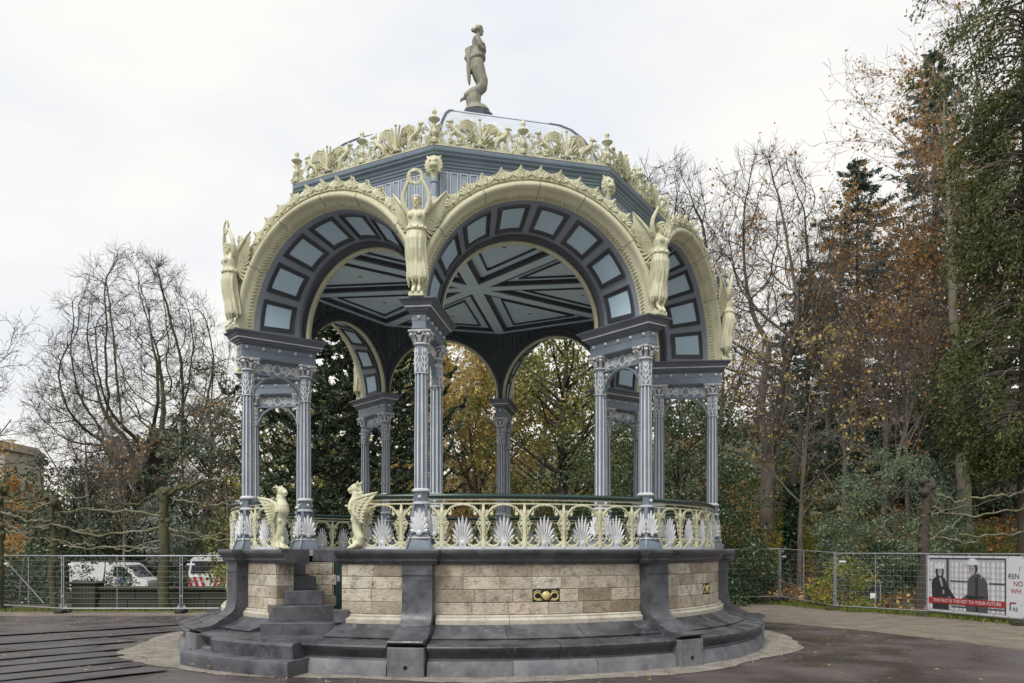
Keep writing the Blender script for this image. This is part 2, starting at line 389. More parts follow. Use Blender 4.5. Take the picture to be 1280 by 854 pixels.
for k in range(8):
    stair = (OPEN0, OPEN1) if k == 7 else None
    course('plinth_stone', prof_low, 'bstone2', 3, k, PH)
    course('ledge_stone', prof_mid, 'bstone', 2, k, PH)
    course('sloped_stone', prof_slp, 'bstone', 3, k, PH, skip=stair)
    course('moulded_stone', prof_lim, 'limest', 3, k, PH, skip=stair)
    course('coping_stone', prof_cop, 'bstone', 2, k, R_(3.6), skip=(R_(-35.2), OPEN1-.008) if stair else None, gap=.0006)
    for c in range(4):
        pr = [(5.3,zs[c]+.005),(5.694,zs[c]+.005),(5.702,zs[c]+.013),(5.702,zs[c+1]-.013),(5.694,zs[c+1]-.005),(5.3,zs[c+1]-.005)]
        sk = stair
        if not stair and c == 1: mid = PA[k]+pi/8; sk = (mid-.045, mid+.045)
        j = rng.uniform(-.006,.006); pr = [(r+(j if r > 5.5 else 0), z) for r, z in pr]
        course('ashlar_stone', pr, 'sand', 6+rng.randint(0,1), k, R_(2.5), skip=sk, n=4, sm=None)
    if not stair:                                            # vent: inner shade painted as a flush black box, cast ornament in front
        mid = PA[k]+pi/8
        g = MB(); g.box((0,-5.647,1.29),(.50,.1,.222)); vent = g.build('vent_shade_box', 'black', BS, rz=mid)
        g = MB(); g.box((0,-5.70,1.29),(.16,.012,.03))
        for s in (-1,1):
            pts = [(s*.07,1.29)]+[(s*(.155+.07*cos(t)), 1.285+.06*sin(t)) for t in np.linspace(pi,-pi*.75,12)]
            g.tube([(x,-5.70,z) for x, z in pts], [.014]*12+[.008], 5)
            g.tube([(s*.10,-5.70,1.365),(s*.17,-5.70,1.375),(s*.235,-5.70,1.345)], [.012,.012,.008], 5)
            g.tube([(s*.08,-5.70,1.215),(s*.16,-5.70,1.205),(s*.23,-5.70,1.235)], [.012,.012,.008], 5)
        g.build('vent_scroll', 'gilt', vent, 40)
        MB().ball((0,-5.70,1.29), .082, 0, 10, sc=(1,.45,1)).build('vent_boss', 'gilt', vent, 50)

# pilasters
m = MB()
pp = [(5.55,.80),(6.13,.80),(6.10,.825),(6.02,.875),(5.965,.955),(5.94,1.08),(5.93,1.2),(5.93,1.655),(5.947,1.662),(5.947,1.70),(5.93,1.708),(5.93,1.852),(5.55,1.852)]
m.prism(pp, -.265, .265, T=lambda x, y, z: (y, -x, z))
pil = m.build('pilaster', 'bstone', BS, 30)
def rloft(sec, r0):
    q = MB(); vs = []
    for z, r, w in sec: vs += [(-w,-r0,z),(w,-r0,z),(w,-r,z),(-w,-r,z)]
    n = len(sec); fs = [(0,1,2,3), tuple(4*(n-1)+i for i in (3,2,1,0))]
    for i in range(n-1):
        for j in range(4): fs.append((4*i+j, 4*i+(j+1) % 4, 4*i+4+(j+1) % 4, 4*i+4+j))
    return q.add(vs, fs)
rloft([(1.853,5.96,.33),(1.885,5.97,.335),(1.905,6.0,.36),(1.95,6.005,.365),(1.98,6.03,.385),(2.02,6.055,.405),(2.05,6.07,.41),(2.092,6.07,.41),(2.113,6.055,.395)], 5.1).build('cap_block', 'bstone', pil, 25)
m = MB()
top = [(5.55,.50),(5.55,.797),(6.14,.797),(6.2,.775),(6.28,.725),(6.37,.665),(6.46,.63),(6.56,.618),(6.70,.618),(6.745,.605),(6.755,.585),(6.74,.562),(6.70,.553),(6.55,.50)]
m.prism(top, -.30, .30, T=lambda x, y, z: (y, -x, z)); m.build('scroll_block', 'bstone', pil, 30)
m = MB(); m.box((0,-6.3,.22),(.62,.87,.56), ch=.012); m.build('plinth_block', 'bstone2', pil)
m = MB(); m.lathe([(.038,-.004),(.038,.003)], 14, M=Matrix.Translation((0,-6.736,.17)) @ Matrix.Rotation(pi/2,4,'X')); m.build('drain_hole_shade', 'black', pil)  # flat black disc stands in for the shade inside the hole
for k in range(8):
    if k == 0: pil.rotation_euler = (0,0,PA[0])
    else: copy_tree(pil, BS, PA[k])

# platform floor
m = MB(); m.arc([(4.2,1.98),(5.25,1.98),(5.25,2.105),(4.2,2.105)], OPEN1-.005, R_(-49)+2*pi, 60); m.build('platform_edge', 'pfloor', BS)
m = MB(); m.lathe([(.01,1.90),(4.21,1.90),(4.21,2.104),(.01,2.104)], 96); m.build('platform_floor', ['pfloor'], BS, 30)
m = MB(); m.arc([(4.15,1.84),(4.30,1.84),(4.32,1.87),(4.32,2.09),(4.30,2.109),(4.15,2.109)], R_(-50), OPEN1, 14); m.build('landing_edge', 'bstone', BS, 30)
m = MB(); m.lathe([(4.02,.5),(4.02,1.905)], 72); m.build('undercroft_wall', 'mortar', BS)
# stair: two rounded bottom steps, then a flight running back behind the pier
ST = R_(8); cs, sn = cos(ST), sin(ST)
for i in range(2):
    m = MB()
    if i == 0: m.arc([(6.2,-.05),(7.22,-.05),(7.24,.2),(7.22,.25),(7.19,.264),(6.2,.264)], SA-.275, SA+.125, 18)
    else: m.arc([(6.2,.266),(6.90,.266),(6.92,.48),(6.90,.515),(6.87,.528),(6.2,.528)], SA-.20, SA+.105, 14)
    m.build('step', 'bstone', BS, 30)
ST = R_(30)
ST = R_(23)
for (xr, yf, L, top_, a_) in ((-2.16,-5.30,1.45,.792,.06),(-2.45,-4.55,1.14,1.056,ST),(-2.74,-4.14,.74,1.32,ST),(-2.98,-3.79,.78,1.584,ST),(-3.19,-3.44,.80,1.848,ST),(-3.33,-3.10,.75,2.100,ST)):
    m = MB(); D_ = 1.2 if top_ < .9 else .75; m.box((-L/2, D_/2, -.135),(L, D_, .27), ch=.014)
    o = m.build('step', 'bstone', BS, 30); o.location = (xr, yf, top_); o.rotation_euler = (0,0,a_)
m = MB(); m.box((0,0,0),(.27,.26,.24), ch=.014); o = m.build('cheek_block', 'bstone', BS); o.location = (-2.17,-5.33,.915); o.rotation_euler = (0,0,.3)
# recessed inner wall with a narrow green door beside the flight
m = MB(); m.box((0,0,0),(.60,.25,1.10)); iw = m.build('recess_wall', 'mortar', BS); iw.location = (-3.02,-3.30,1.30); iw.rotation_euler = (0,0,.1)
for r in range(5):
    for c in range(2): MB().box((-.10+.27*c+(.05 if r % 2 else -.03), -.125, -.44+.212*r), (.262,.05,.203), ch=.008).build('recess_stone', 'sand', iw)
m = MB(); m.box((0,0,0),(.55,.05,1.12), ch=.006); dr = m.build('door', 'doorgreen', BS); dr.location = (-2.42,-3.36,1.30); dr.rotation_euler = (0,0,.1)
MB().box((-.2,-.03,.22),(.07,.02,.12), ch=.004).build('lock_plate', 'galv', dr)
for s_, w0, ln in ((-1,OPEN0,.27),(1,OPEN1,.9)):
    for c in range(4):
        m = MB(); m.box((0,-5.68+ln/2,(zs[c]+zs[c+1])/2),(.06,ln,zs[c+1]-zs[c]-.008), ch=.008); m.build('cheek_stone', 'sand', core, rz=w0+.0045*s_)

# ---- columns ----------------------------------------------------
ZB, ZT = 2.112, 5.95
n = 10; prof = [(3.18,.126),(4.2,.124),(5.19,.112)]
m = MB(); vs = []; fs = []; mi = []
angs = []
for j in range(n):
    for q, (da, dr) in enumerate(((0,0),(.13,0),(.24,-.016),(.38,-.018),(.5,0))): pass
for j in range(n):
    a = 2*pi*j/n; w = 2*pi/n
    angs += [(a-.19*w, 0), (a+.19*w, 0), (a+.30*w, -.02), (a+.70*w, -.02)]
K = len(angs)
for z, r in prof:
    for a, d in angs: vs.append(((r+d)*cos(a), (r+d)*sin(a), z))
for i in range(len(prof)-1):
    for j in range(K):
        m.add([], []); fs.append((i*K+j, i*K+(j+1) % K, (i+1)*K+(j+1) % K, (i+1)*K+j)); mi.append(1 if j % 4 == 0 else 0)
m.v = vs; m.f = fs; m.m = mi
me_shaft = m.mesh('shaft', ['blue','fillet'])
# square pedestal with concave flare, then round collar
m = MB()
def sqloft(sec, mi=0):
    vs = []; fs = []; nn = len(sec)
    for z, w, c in sec:
        for sx, sy in ((-1,-1),(1,-1),(1,1),(-1,1)):
            e = (w-c)
            pts = [(sx*w, sy*e), (sx*e, sy*w)] if sx*sy < 0 else [(sx*e, sy*w), (sx*w, sy*e)]
            vs += [(p[0], p[1], z) for p in pts]
    for i in range(nn-1):
        for j in range(8): fs.append((8*i+j, 8*i+(j+1) % 8, 8*i+8+(j+1) % 8, 8*i+8+j))
    fs += [tuple(range(7,-1,-1)), tuple(8*(nn-1)+j for j in range(8))]
    m.add(vs, fs, mi)
sqloft([(ZB,.235,.03),(2.14,.235,.03),(2.30,.185,.03)])
sqloft([(2.30,.195,.03),(2.325,.195,.03),(2.335,.18,.03)], 1)
sqloft([(2.335,.172,.03),(2.45,.155,.035),(2.62,.142,.04),(2.90,.135,.045)])
m.lathe([(.14,2.895),(.162,2.905),(.165,2.93),(.14,2.945)], 16, mi=1)
m.lathe([(.132,2.94),(.136,2.955),(.136,3.10),(.15,3.125)], 8, mi=0, rot=pi/8)
m.lathe([(.14,3.12),(.162,3.13),(.162,3.155),(.128,3.182)], 16, mi=1)
for j in range(4):
    a = j*pi/2+0; m.ball((.137*cos(a), .137*sin(a), 3.03), .034, 1, 6, sc=(.6,.6,1) if 0 else (1,1,1))
me_base = m.mesh('base', ['blue','white'], 30)
m = MB(); palmette(m, .50, .34, .014, 9, y=-.172, base=.14); 
m.v = [(x, y+.035*max(0,(z-.05))/.45, z+2.34) for x, y, z in m.v]; me_pal = m.mesh('palmette', 'white', 40)
# capital
m = MB()
m.lathe([(.112,5.735),(.118,5.75),(.135,5.83),(.165,5.905)], 16)
m.lathe([(.112,5.70),(.142,5.712),(.142,5.735),(.115,5.748)], 16, mi=1)
sqv = []
for z, w in ((5.905,.185),(5.92,.20),(5.949,.20)):
    ring_ = []
    for j in range(4):
        a = pi/4+j*pi/2; b = a+pi/4
        for aa, rr in ((a-.10, w*1.30),(a+.10, w*1.30),(b-.25, w*.98),(b, w*.93),(b+.25, w*.98)): ring_.append((rr*cos(aa), rr*sin(aa), z))
    sqv.append(ring_)
K = 20; vs = sum(sqv, []); fs = [(i*K+j, i*K+(j+1) % K, (i+1)*K+(j+1) % K, (i+1)*K+j) for i in range(2) for j in range(K)]+[tuple(range(K-1,-1,-1)), tuple(2*K+j for j in range(K))]
m.add(vs, fs, 1)
for j in range(4):
    a = pi/4+j*pi/2
    M_ = Matrix.Rotation(a, 4, 'Z')
    m.tube([(.115,0,5.75),(.14,0,5.82),(.185,0,5.875),(.215,0,5.885),(.228,0,5.86),(.215,0,5.842),(.20,0,5.855)], [.02,.024,.026,.025,.023,.02,.014], 6, 1, M=M_, flat=1.5)
    M_ = Matrix.Rotation(a+pi/4, 4, 'Z')
    m.tube([(.125,0,5.755),(.14,0,5.80),(.165,0,5.85),(.175,0,5.835)], [.022,.026,.022,.01], 6, 1, M=M_, flat=1.3)
    for s in (-1,1): m.tube([(.13,s*.02,5.80),(.155,s*.045,5.85),(.172,s*.075,5.885),(.18,s*.10,5.87),(.172,s*.085,5.85)], [.012,.014,.014,.013,.009], 5, 1, M=M_)
    m.ball((.188,0,5.905), .026, 1, 6, M=M_)
me_cap = m.mesh('capital', ['bluedk','white'], 45)
# neck sleeve with scrolling leaf relief
m = MB(); m.lathe([(.112,5.19),(.121,5.195),(.121,5.215),(.112,5.22),(.110,5.70)], 20)
def wrap(pts, rad, r=.113, mi=1, n=5): m.tube([((r)*cos(u), (r)*sin(u), z) for u, z in pts], rad, n, mi)
for j in range(4):
    c = j*pi/2+pi/4
    wrap([(c,5.22),(c,5.40),(c,5.62)], [.011,.010,.004])
    for s in (-1,1):
        for z0, L in ((5.22,1.0),(5.33,.9),(5.44,.75)):
            wrap([(c,z0),(c+s*.22,z0+.06),(c+s*.52*L,z0+.10),(c+s*.64*L,z0+.155),(c+s*.45*L,z0+.185),(c+s*.34*L,z0+.15)], [.010,.012,.013,.013,.012,.008])
    for s in (-1,0,1):
        wrap([(c+s*.1,5.56),(c+s*.3,5.62),(c+s*.42,5.665)], [.010,.013,.003])
    wrap([(c+pi/4,5.22),(c+pi/4,5.30),(c+pi/4,5.36)], [.014,.016,.004])
m.lathe([(.118,5.195),(.127,5.20),(.127,5.212),(.118,5.217)], 20, mi=1)
me_neck = m.mesh('neck_sleeve', ['blue','white'], 45)
# ---- pier entablature ------------------------------------------
Z6 = 6.462
m = MB(); m.box((0,-(RO+RI)/2,6.083),(.245,RO-RI+.36,.264), ch=.006)
m.box((0,-(RO+RI)/2,5.985),(.262,RO-RI+.378,.03)); m.box((0,-(RO+RI)/2,6.115),(.256,RO-RI+.372,.012))
ent0 = m.build('entablature', 'blue', BS)
m = MB(); sec = [(6.216,.13,.19,0),(6.225,.145,.205,0),(6.245,.15,.21,0),(6.262,.185,.245,0),(6.30,.20,.26,0),(6.312,.232,.292,1),(6.338,.24,.30,1),(6.345,.25,.31,0),(6.40,.275,.335,0),(6.432,.315,.375,0),(6.438,.325,.385,0),(Z6,.325,.385,0)]
c = (RO+RI)/2; hl = (RO-RI)/2; vs = []; fs = []; mi = []
for z, w, e, q in sec: vs += [(-w,-c-hl-e,z),(w,-c-hl-e,z),(w,-c+hl+e,z),(-w,-c+hl+e,z)]
for i in range(len(sec)-1):
    for j in range(4): fs.append((4*i+j, 4*i+(j+1) % 4, 4*i+4+(j+1) % 4, 4*i+4+j)); mi.append(1 if sec[i][3] and sec[i+1][3] else 0)
fs += [(3,2,1,0), tuple(4*(len(sec)-1)+j for j in range(4))]; mi += [0,0]
m.v = vs; m.f = fs; m.m = mi; m.build('cap_cornice', ['bluedk','fillet'], ent0)
me_stud = MB().ball((0,0,0), .036, 0, 8, sc=(1,1,1)).mesh('stud', 'white', 60)
studs = [(s*.128, -(RI-.07+(RO-RI+.14)*i/4), 6.16) for s in (-1,1) for i in range(5)]+[(0,-RO-.185,6.16),(0,-RI+.185,6.16)]
for p in studs: link('stud', me_stud, ent0, p)
m = MB()
m.box((0,-c,5.655),(.10,1.0,.028)); m.box((0,-c,5.938),(.12,1.0,.03))
ra = .497
arcp = [(ra*cos(t), 5.135+ra*sin(t)) for t in np.linspace(0, pi, 21)]; arco = [((ra+.035)*cos(t), 5.135+(ra+.035)*sin(t)) for t in np.linspace(0, pi, 21)]
arco = [(max(-.50,min(.50,x)), z) for x, z in arco]
m.ring(arco, arcp, -.045, .045, T=lambda x, y, z: (y, -c-x, z), closed=False)
m.build('bracket_arch', 'blue', ent0, 30)
for s in (-1,1): link('rosette', me_stud, ent0, (-.03,-c-s*.415,5.575)); link('rosette', me_stud, ent0, (.03,-c-s*.415,5.575))
m = MB()
def fr(pts, r=.021): m.tube([(0,-c-x,z) for x, z in pts], r, 5)
for s in (-1,1):
    fr([(0,5.69),(s*.09,5.77),(s*.06,5.86),(s*.01,5.90)])
    for cx in (.16,.36):
        fr([(s*x, z) for x, z in spiral(cx, 5.795, .105, .02, pi*1.5, 1.5, 18)])
        fr([(s*x, z) for x, z in spiral(cx+.04, 5.80, .095, .015, pi*.5, -1.3, 16)], .017)
    for x in (.05,.11,.22,.27,.33,.43): m.ball((0,-c-s*x,5.80+.05*((x*100) % 3-1)), .028, 0, 6)
    fr([(s*.46,5.68),(s*.42,5.78),(s*.47,5.9)])
m.box((0,-c,5.795),(.012,.9,.235), 2)
m.m = [0 if q == 0 else 1 for q in m.m]; m.build('fretwork', ['white','blue'], ent0, 50)
for k in range(8):
    e = ent0 if k == 0 else copy_tree(ent0, BS, PA[k])
    if k == 0: e.rotation_euler = (0,0,PA[0])
    for r in (RO, RI):
        sh = link('column', me_shaft, BS, (r*sin(PA[k]), -r*cos(PA[k]), 0), PA[k])
        link('base', me_base, sh); link('neck_sleeve', me_neck, sh); link('capital', me_cap, sh)
        for j in range(4): link('palmette', me_pal, sh, rz=j*pi/2)

# ---- vaults -----------------------------------------------------
T8 = math.tan(pi/8)
def arch(m, prof, n=44, mi=0, zmin=6.464, closedprof=True):
    """profile of (r, apothem, zc) swept over the half circle; clipped at the octagon mitre"""
    k = len(prof); vs = []; fs = []
    th = [-.0001]+list(np.linspace(0, pi, n+1))+[pi+.0001]
    for i, t in enumerate(th):
        for r, a, zc in prof:
            x = r*cos(t); z = zc+r*sin(t)
            if i == 0 or i == len(th)-1: z = zmin
            lim = a*T8-.002; x = max(-lim, min(lim, x)); vs.append((x, -a, z))
    N = len(th)
    for i in range(N-1):
        for j in range(k if closedprof else k-1): fs.append((i*k+j, i*k+(j+1) % k, (i+1)*k+(j+1) % k, (i+1)*k+j))
    m.add(vs, fs, mi); return m
R1, A1, C1 = 2.05, 5.10, 6.47
R2, A2, C2 = 1.605, 4.10, 6.535
def S(t, d, s):
    r = R1+(R2-R1)*s-d; a = A1+(A2-A1)*s; zc = C1+(C2-C1)*s; return (r*cos(t), -a, zc+r*sin(t))
m = MB(); arch(m, [(R1+(R2-R1)*s, A1+(A2-A1)*s, C1+(C2-C1)*s) for s in np.linspace(0,1,7)]+[(R2+.06,A2,C2),(R1+.06,A1,C1)], 48)
vault = m.build('vault', 'soffit', BS, 30)
m = MB(); z0 = C1
arch(m, [(R1+.02,A1-.02,z0),(R1,A1-.02,z0),(2.052,A1+.03,z0),(2.062,A1+.04,z0),(2.075,A1+.06,z0),(2.115,5.26,z0),(2.13,5.275,z0),(2.15,5.29,z0),(2.165,5.345,z0),(2.195,5.395,z0),(2.23,5.41,z0),(2.265,5.40,z0),(2.285,5.37,z0),(2.29,5.345,z0),(2.32,5.34,z0),(2.335,5.32,z0),(2.335,5.10,z0)], 56)
m.build('archivolt', 'cream', vault, 40)
m = MB()                                                    # rippled ornament on the chamfer of the archivolt
for i in range(96):
    t = pi*(i+.5)/96
    for sgn in (-1, 1):
        p = [(2.082,5.10+.00,0),(2.098,5.17,.012*sgn),(2.112,5.235,.022*sgn)]
        q = [((r-.010)*cos(t+dt), -a, z0+(r-.010)*sin(t+dt)) for r, a, dt in p]
        if all(abs(x) < -y*T8-.01 for x, y, z in q) and sgn == 1: m.tube(q, [.022,.030,.018], 6)
m.build('archivolt_ornament', 'cream_orn', vault, 50)
for t in (38, 68, 90.5, 118, 146):                          # castings joints
    t = R_(t); g = MB(); g.tube([((r)*cos(t), -a, z0+r*sin(t)) for r, a in ((2.058,A1+.03),(2.108,5.26),(2.15,5.30),(2.19,5.398),(2.23,5.413),(2.268,5.403),(2.29,5.365))], .0045, 4)
    g.build('casting_joint', 'zincdk', vault)
m = MB(); arch(m, [(2.30,5.30,z0),(2.33,5.20,z0),(2.12,4.12,C2),(2.06,4.12,C2)], 40); m.build('vault_roof', 'zincdk', vault, 30)
m = MB(); arch(m, [(R2+.03,A2+.16,C2),(R2+.01,A2+.155,C2),(R2-.012,A2+.14,C2),(R2-.012,A2+.08,C2),(R2+.012,A2+.06,C2),(R2-.008,A2+.03,C2),(R2-.008,A2+.0,C2),(R2+.05,A2,C2)], 48)
m.build('inner_moulding', 'frame', vault, 40)
m = MB(); arch(m, [(R2+.05,A2-.005,C2),(R2-.045,A2-.005,C2),(R2-.06,A2-.03,C2),(R2-.06,A2-.10,C2),(R2-.045,A2-.125,C2),(R2+.05,A2-.125,C2)], 48)
m.build('inner_ring', 'cream', vault, 40)
m = MB(); A3 = A2-.13
arch(m, [(R2-.02,A3,C2),(R2-.02,A3-.03,C2),(R2+.05,A3-.05,C2),(R2+.09,A3-.035,C2),(R2+.11,A3-.06,C2),(R2+.17,A3-.06,C2),(R2+.19,A3-.03,C2),(R2+.19,A3,C2)], 48)
m.build('inner_band', 'frame', vault, 40)
w = pi/8; m = MB(); m2 = MB(); m3 = MB()
def sub(t0, t1, s0, s1, n=5): return [(t0+(t1-t0)*i/n, s0) for i in range(n)]+[(t1, s0)]+[(t1-(t1-t0)*i/n, s1) for i in range(n)]+[(t0, s1)]
t0, t1 = -w*.40, w*.40
m.ring(sub(t0,t1,.13,.76), sub(t0+.012,t1-.012,.15,.74), 0, .028, T=S); m.ring(sub(t0+.012,t1-.012,.15,.74), sub(t0+.042,t1-.042,.205,.685), -.002, .014, T=S)
me_frame = m.mesh('coffer_frame', 'frame')
pts = []
for j in range(2):
    for i in range(6): pts.append((t0+.042+(t1-t0-.084)*i/5, .205+.48*j))
m2.add([S(t, .008, s) for t, s in pts], [(i, i+1, i+7, i+6) for i in range(5)]); me_pan = m2.mesh('coffer_panel', 'pale', 30)
for i in range(8):
    t = (i+.5)*w
    # rotating about the vault axis: meshes are made at angle 0 then turned per coffer
    g = MB(); g.ring(sub(t+t0,t+t1,.10,.74), sub(t+t0+.013,t+t1-.013,.12,.72), 0, .030, T=S); g.ring(sub(t+t0+.013,t+t1-.013,.12,.72), sub(t+t0+.045,t+t1-.045,.175,.665), -.002, .012, T=S)
    f_ = g.build('coffer_frame', 'frame', vault)
    g = MB(); pts = [(t+t0+.045+(t1-t0-.09)*a/5, .175+.49*b) for b in range(2) for a in range(6)]
    g.add([S(a, .004, b) for a, b in pts], [(a, a+1, a+7, a+6) for a in range(5)]); g.build('coffer_panel', 'pale', vault, 30)
for me in (me_frame, me_pan): bpy.data.meshes.remove(me)
# acanthus crest along the archivolt
m = MB()
m.add([(-.165,-.02,0),(.165,-.02,0),(.15,-.055,.07),(-.15,-.055,.07),(-.165,.03,0),(.165,.03,0),(.15,.03,.07),(-.15,.03,.07)], [(0,1,2,3),(4,7,6,5),(0,4,5,1),(3,2,6,7),(0,3,7,4),(1,5,6,2)])
m.prism([(-.165,.0),(.165,.0),(.18,.10),(.178,.15),(.10,.175),(.05,.20),(.025,.235),(0,.268),(-.025,.235),(-.05,.20),(-.10,.175),(-.178,.15),(-.18,.10)], -.045, -.01)
for i in range(7):
    q = i/3-1; a = q*.95; L = .20-.045*abs(q)
    m.tube([(q*.05,-.04,.03),(q*.06+sin(a)*L*.5,-.072,.03+cos(a)*L*.55),(q*.06+sin(a)*L*.85,-.06,.03+cos(a)*L*.9)], [.016,.028,.012], 5, flat=.7)
m.tube([(0,-.05,.15),(0,-.075,.215),(0,-.11,.255)], [.03,.03,.012], 6)
for s in (-1,1): m.tube([(x, -.055, z) for x, z in spiral(s*.115, .07, .045, .012, pi/2-s*pi/2, s*1.1, 10)], .015, 5)
m.ball((0,-.07,.05), .035, 0, 6)
me_crest = m.mesh('crest_leaf', 'cream_orn', 60)
NL = 15
for i in range(NL):
    t = R_(26+128*(i+.5)/NL); rr = 2.325
    o = link('crest_leaf', me_crest, vault, (rr*cos(t), -5.335, z0+rr*sin(t))); o.scale = (1.02,.75,.9); o.rotation_euler = (0, pi/2-t, 0)
# inner boarding
nb = 24; W = 3.30/nb; ab = 3.985
for i in range(nb):
    x0, x1 = -1.65+i*W+.006, -1.65+(i+1)*W-.006; rr = R2+.12
    def zb(x): return C2+math.sqrt(max(0, rr*rr-x*x)) if abs(x) < rr else 6.464
    g = MB(); g.prism([(x0,zb(x0)),(x1,zb(x1)),(x1,8.49),(x0,8.49)], -ab, -ab+.03+.012*(i % 2)); g.build('board', 'board', vault)
m = MB()
pts = [(rr*cos(t), C2+rr*sin(t)) for t in np.linspace(0, pi, 33)]; hw = 4.085*T8-.003
outer = [(hw if x > 0 else -hw, z) if 0 else (max(-hw, min(hw, x*3)), z) for x, z in pts]
rr = R2+.045; lo_ = [(rr*cos(t), C2+rr*sin(t)) for t in np.linspace(0, pi, 41)]
vs = []; fs = []
for y in (-4.085, -3.99):
    lim = -y*T8-.003
    vs += [(max(-lim, min(lim, x)), y, z) for x, z in lo_]+[(lim*(1-2*i/40), y, 9.40) for i in range(41)]
for i in range(40):
    fs += [(i, i+1, 42+i, 41+i), (82+i, 123+i, 124+i, 83+i)]
m.add(vs, fs); m.build('drum_wall', 'drum', vault)
# drum panels outside
nq = 17; W = 3.26/nq
mp_ = MB(); mp_.ring([(-.078,8.55),(.078,8.55),(.078,9.305),(-.078,9.305)], [(-.060,8.568),(.060,8.568),(.060,9.287),(-.060,9.287)], -.026, .005, 1); mp_.box((0,.0,8.93),(.13,.02,.73), 0)
me_dp = mp_.mesh('drum_panel', ['drum','fillet'])
for i in range(nq): link('drum_panel', me_dp, vault, (-1.63+W*(i+.5), -4.09, 0))
# cornice, cresting
m = MB(); m.chord([(4.00,9.34),(4.10,9.34),(4.105,9.375),(4.125,9.39),(4.13,9.43),(4.15,9.44),(4.155,9.475),(4.18,9.50),(4.19,9.54),(4.225,9.56),(4.245,9.575),(4.25,9.60),(4.28,9.63),(4.29,9.665),(4.295,9.70),(4.0,9.72)])
corn = m.build('cornice', 'corn', vault, 25)
m = MB(); m.chord([(4.0,9.705),(4.298,9.702),(4.298,9.709),(4.0,9.735)]); m.build('cornice_flashing', 'zincdk', vault)
AC = 4.21; HC = AC*T8
m = MB(); m.box((0,-AC,9.735),(2*HC,.07,.05))
U = HC                                                      # one unit = half a side
for u0 in (-HC, 0):
    for i in range(7):
        x = u0+U*(i+.5)/7
        m.tube([(a, -AC, b) for a, b in spiral(x, 9.80, .062, .012, -pi/2, 1.4 if i < 3.5 else -1.4, 14)], .019, 5)
        m.tube([(x-.11,-AC,9.77),(x-.06,-AC,9.83),(x,-AC,9.86),(x+.06,-AC,9.83),(x+.11,-AC,9.77)], .018, 5)
rl = random.Random(21)
def lace(x, z, r, s_): m.tube([(a, -AC+.012*s_, b) for a, b in spiral(x, z, r, .01, rl.uniform(0,6.28), s_*1.25, 11)], [.0085]*9+[.010,.011,.012], 4)
for u0 in (-HC, 0):
    for q in range(120):
        f = rl.random(); top_ = .30+.10*abs(sin(f*2*pi))**.6
        lace(u0+U*f, 9.80+rl.uniform(.02,top_), rl.uniform(.022,.046), 1 if q % 2 else -1)
    for q in range(22):
        x = u0+U*(q+.5)/22; h = .12+.22*abs(sin(2*pi*(q+.5)/22)); d = .05*(1 if q % 2 else -1)
        m.tube([(x,-AC,9.76),(x+d,-AC-.01,9.76+h*.5),(x-d*.3,-AC-.01,9.76+h),(x-d,-AC,9.76+h*.9)], [.012,.014,.012,.006], 4)
cre = m.build('cresting', 'cream_orn', BS, 50)
m = MB(); palmette(m, .54, .52, .024, 11, base=.16, lobe=.045); 
for s in (-1,1):
    m.tube([(x, 0, z) for x, z in spiral(s*.10, .075, .065, .012, pi/2, s*1.4, 14)], .015, 5)
    m.tube([(x, 0, z) for x, z in spiral(s*.20, .19, .05, .012, -pi/2, s*1.2, 12)], .013, 5)
m.tube([(0,0,.05),(0,0,.35),(0,0,.52)], [.03,.026,.012], 6); m.ball((0,0,.535), .032, 0, 6)
me_cp = m.mesh('cresting_palmette', 'cream_orn', 50)
m = MB()
m.lathe([(.02,0),(.075,.02),(.085,.07),(.05,.10),(.04,.13),(.075,.17),(.085,.22),(.05,.26),(.035,.30),(.045,.34),(.04,.38),(.095,.43),(.135,.455),(.14,.47),(.08,.50),(.045,.525),(.035,.555),(.055,.585),(.06,.61),(.04,.645),(.012,.675)], 10)
for s in (-1,1):
    m.tube([(s*.03,0,.06),(s*.12,0,.12),(s*.10,0,.22),(s*.05,0,.28),(s*.09,0,.36),(s*.15,0,.40)], [.018,.02,.018,.015,.015,.01], 5)
    m.tube([(x,0,z) for x, z in spiral(s*.15, .07, .06, .012, pi/2, -s*1.4, 12)], .014, 5)
me_fin = m.mesh('finial', 'cream_orn', 50)
m = MB()                                                    # griffin relief, facing -x
m.tube([(.10,0,.04),(.09,0,.14),(.05,0,.20),(-.03,0,.25),(-.08,0,.31),(-.10,0,.38)], [0.0287,0.0492,0.0558,0.0541,0.0369,0.0295], 7)
m.ball((-.115,0,.42), .045, 0, 7, sc=(1.2,.8,.9)); m.tube([(-.14,0,.42),(-.185,0,.415),(-.20,0,.395)], [0.0230,0.0148,0.0049], 5)
m.tube([(-.09,0,.445),(-.07,0,.49)], [0.0148,0.0033], 5)
m.tube([(-.05,-.02,.24),(-.12,-.02,.18),(-.10,-.02,.08),(-.15,-.02,.04)], [0.0287,0.0213,0.0164,0.0164], 6)
m.tube([(.08,.0,.13),(.02,-.02,.09),(.05,-.02,.03),(-.03,-.02,.02)], [0.0410,0.0287,0.0180,0.0164], 6)
m.tube([(x,0,z) for x, z in spiral(.19, .10, .085, .018, pi, -1.35, 16)], .018, 5)
for i in range(6):
    q = i/5; m.tube([(-.01,-.03,.27),(.05+.03*q,-.035,.42-.10*q),(.16+.03*q,-.03,.475-.17*q),(.27-.03*q,-.02,.44-.22*q),(.31-.05*q,-.01,.385-.24*q)], [0.0164,0.0213,0.0213,0.0180,0.0049], 5, flat=.6)
m.tube([(.22,0,.20),(.27,0,.26),(.25,0,.31),(.21,0,.29)], [0.0115,0.0115,0.0098,0.0049], 5)
me_gr = m.mesh('cresting_griffin', 'cream_orn', 50)
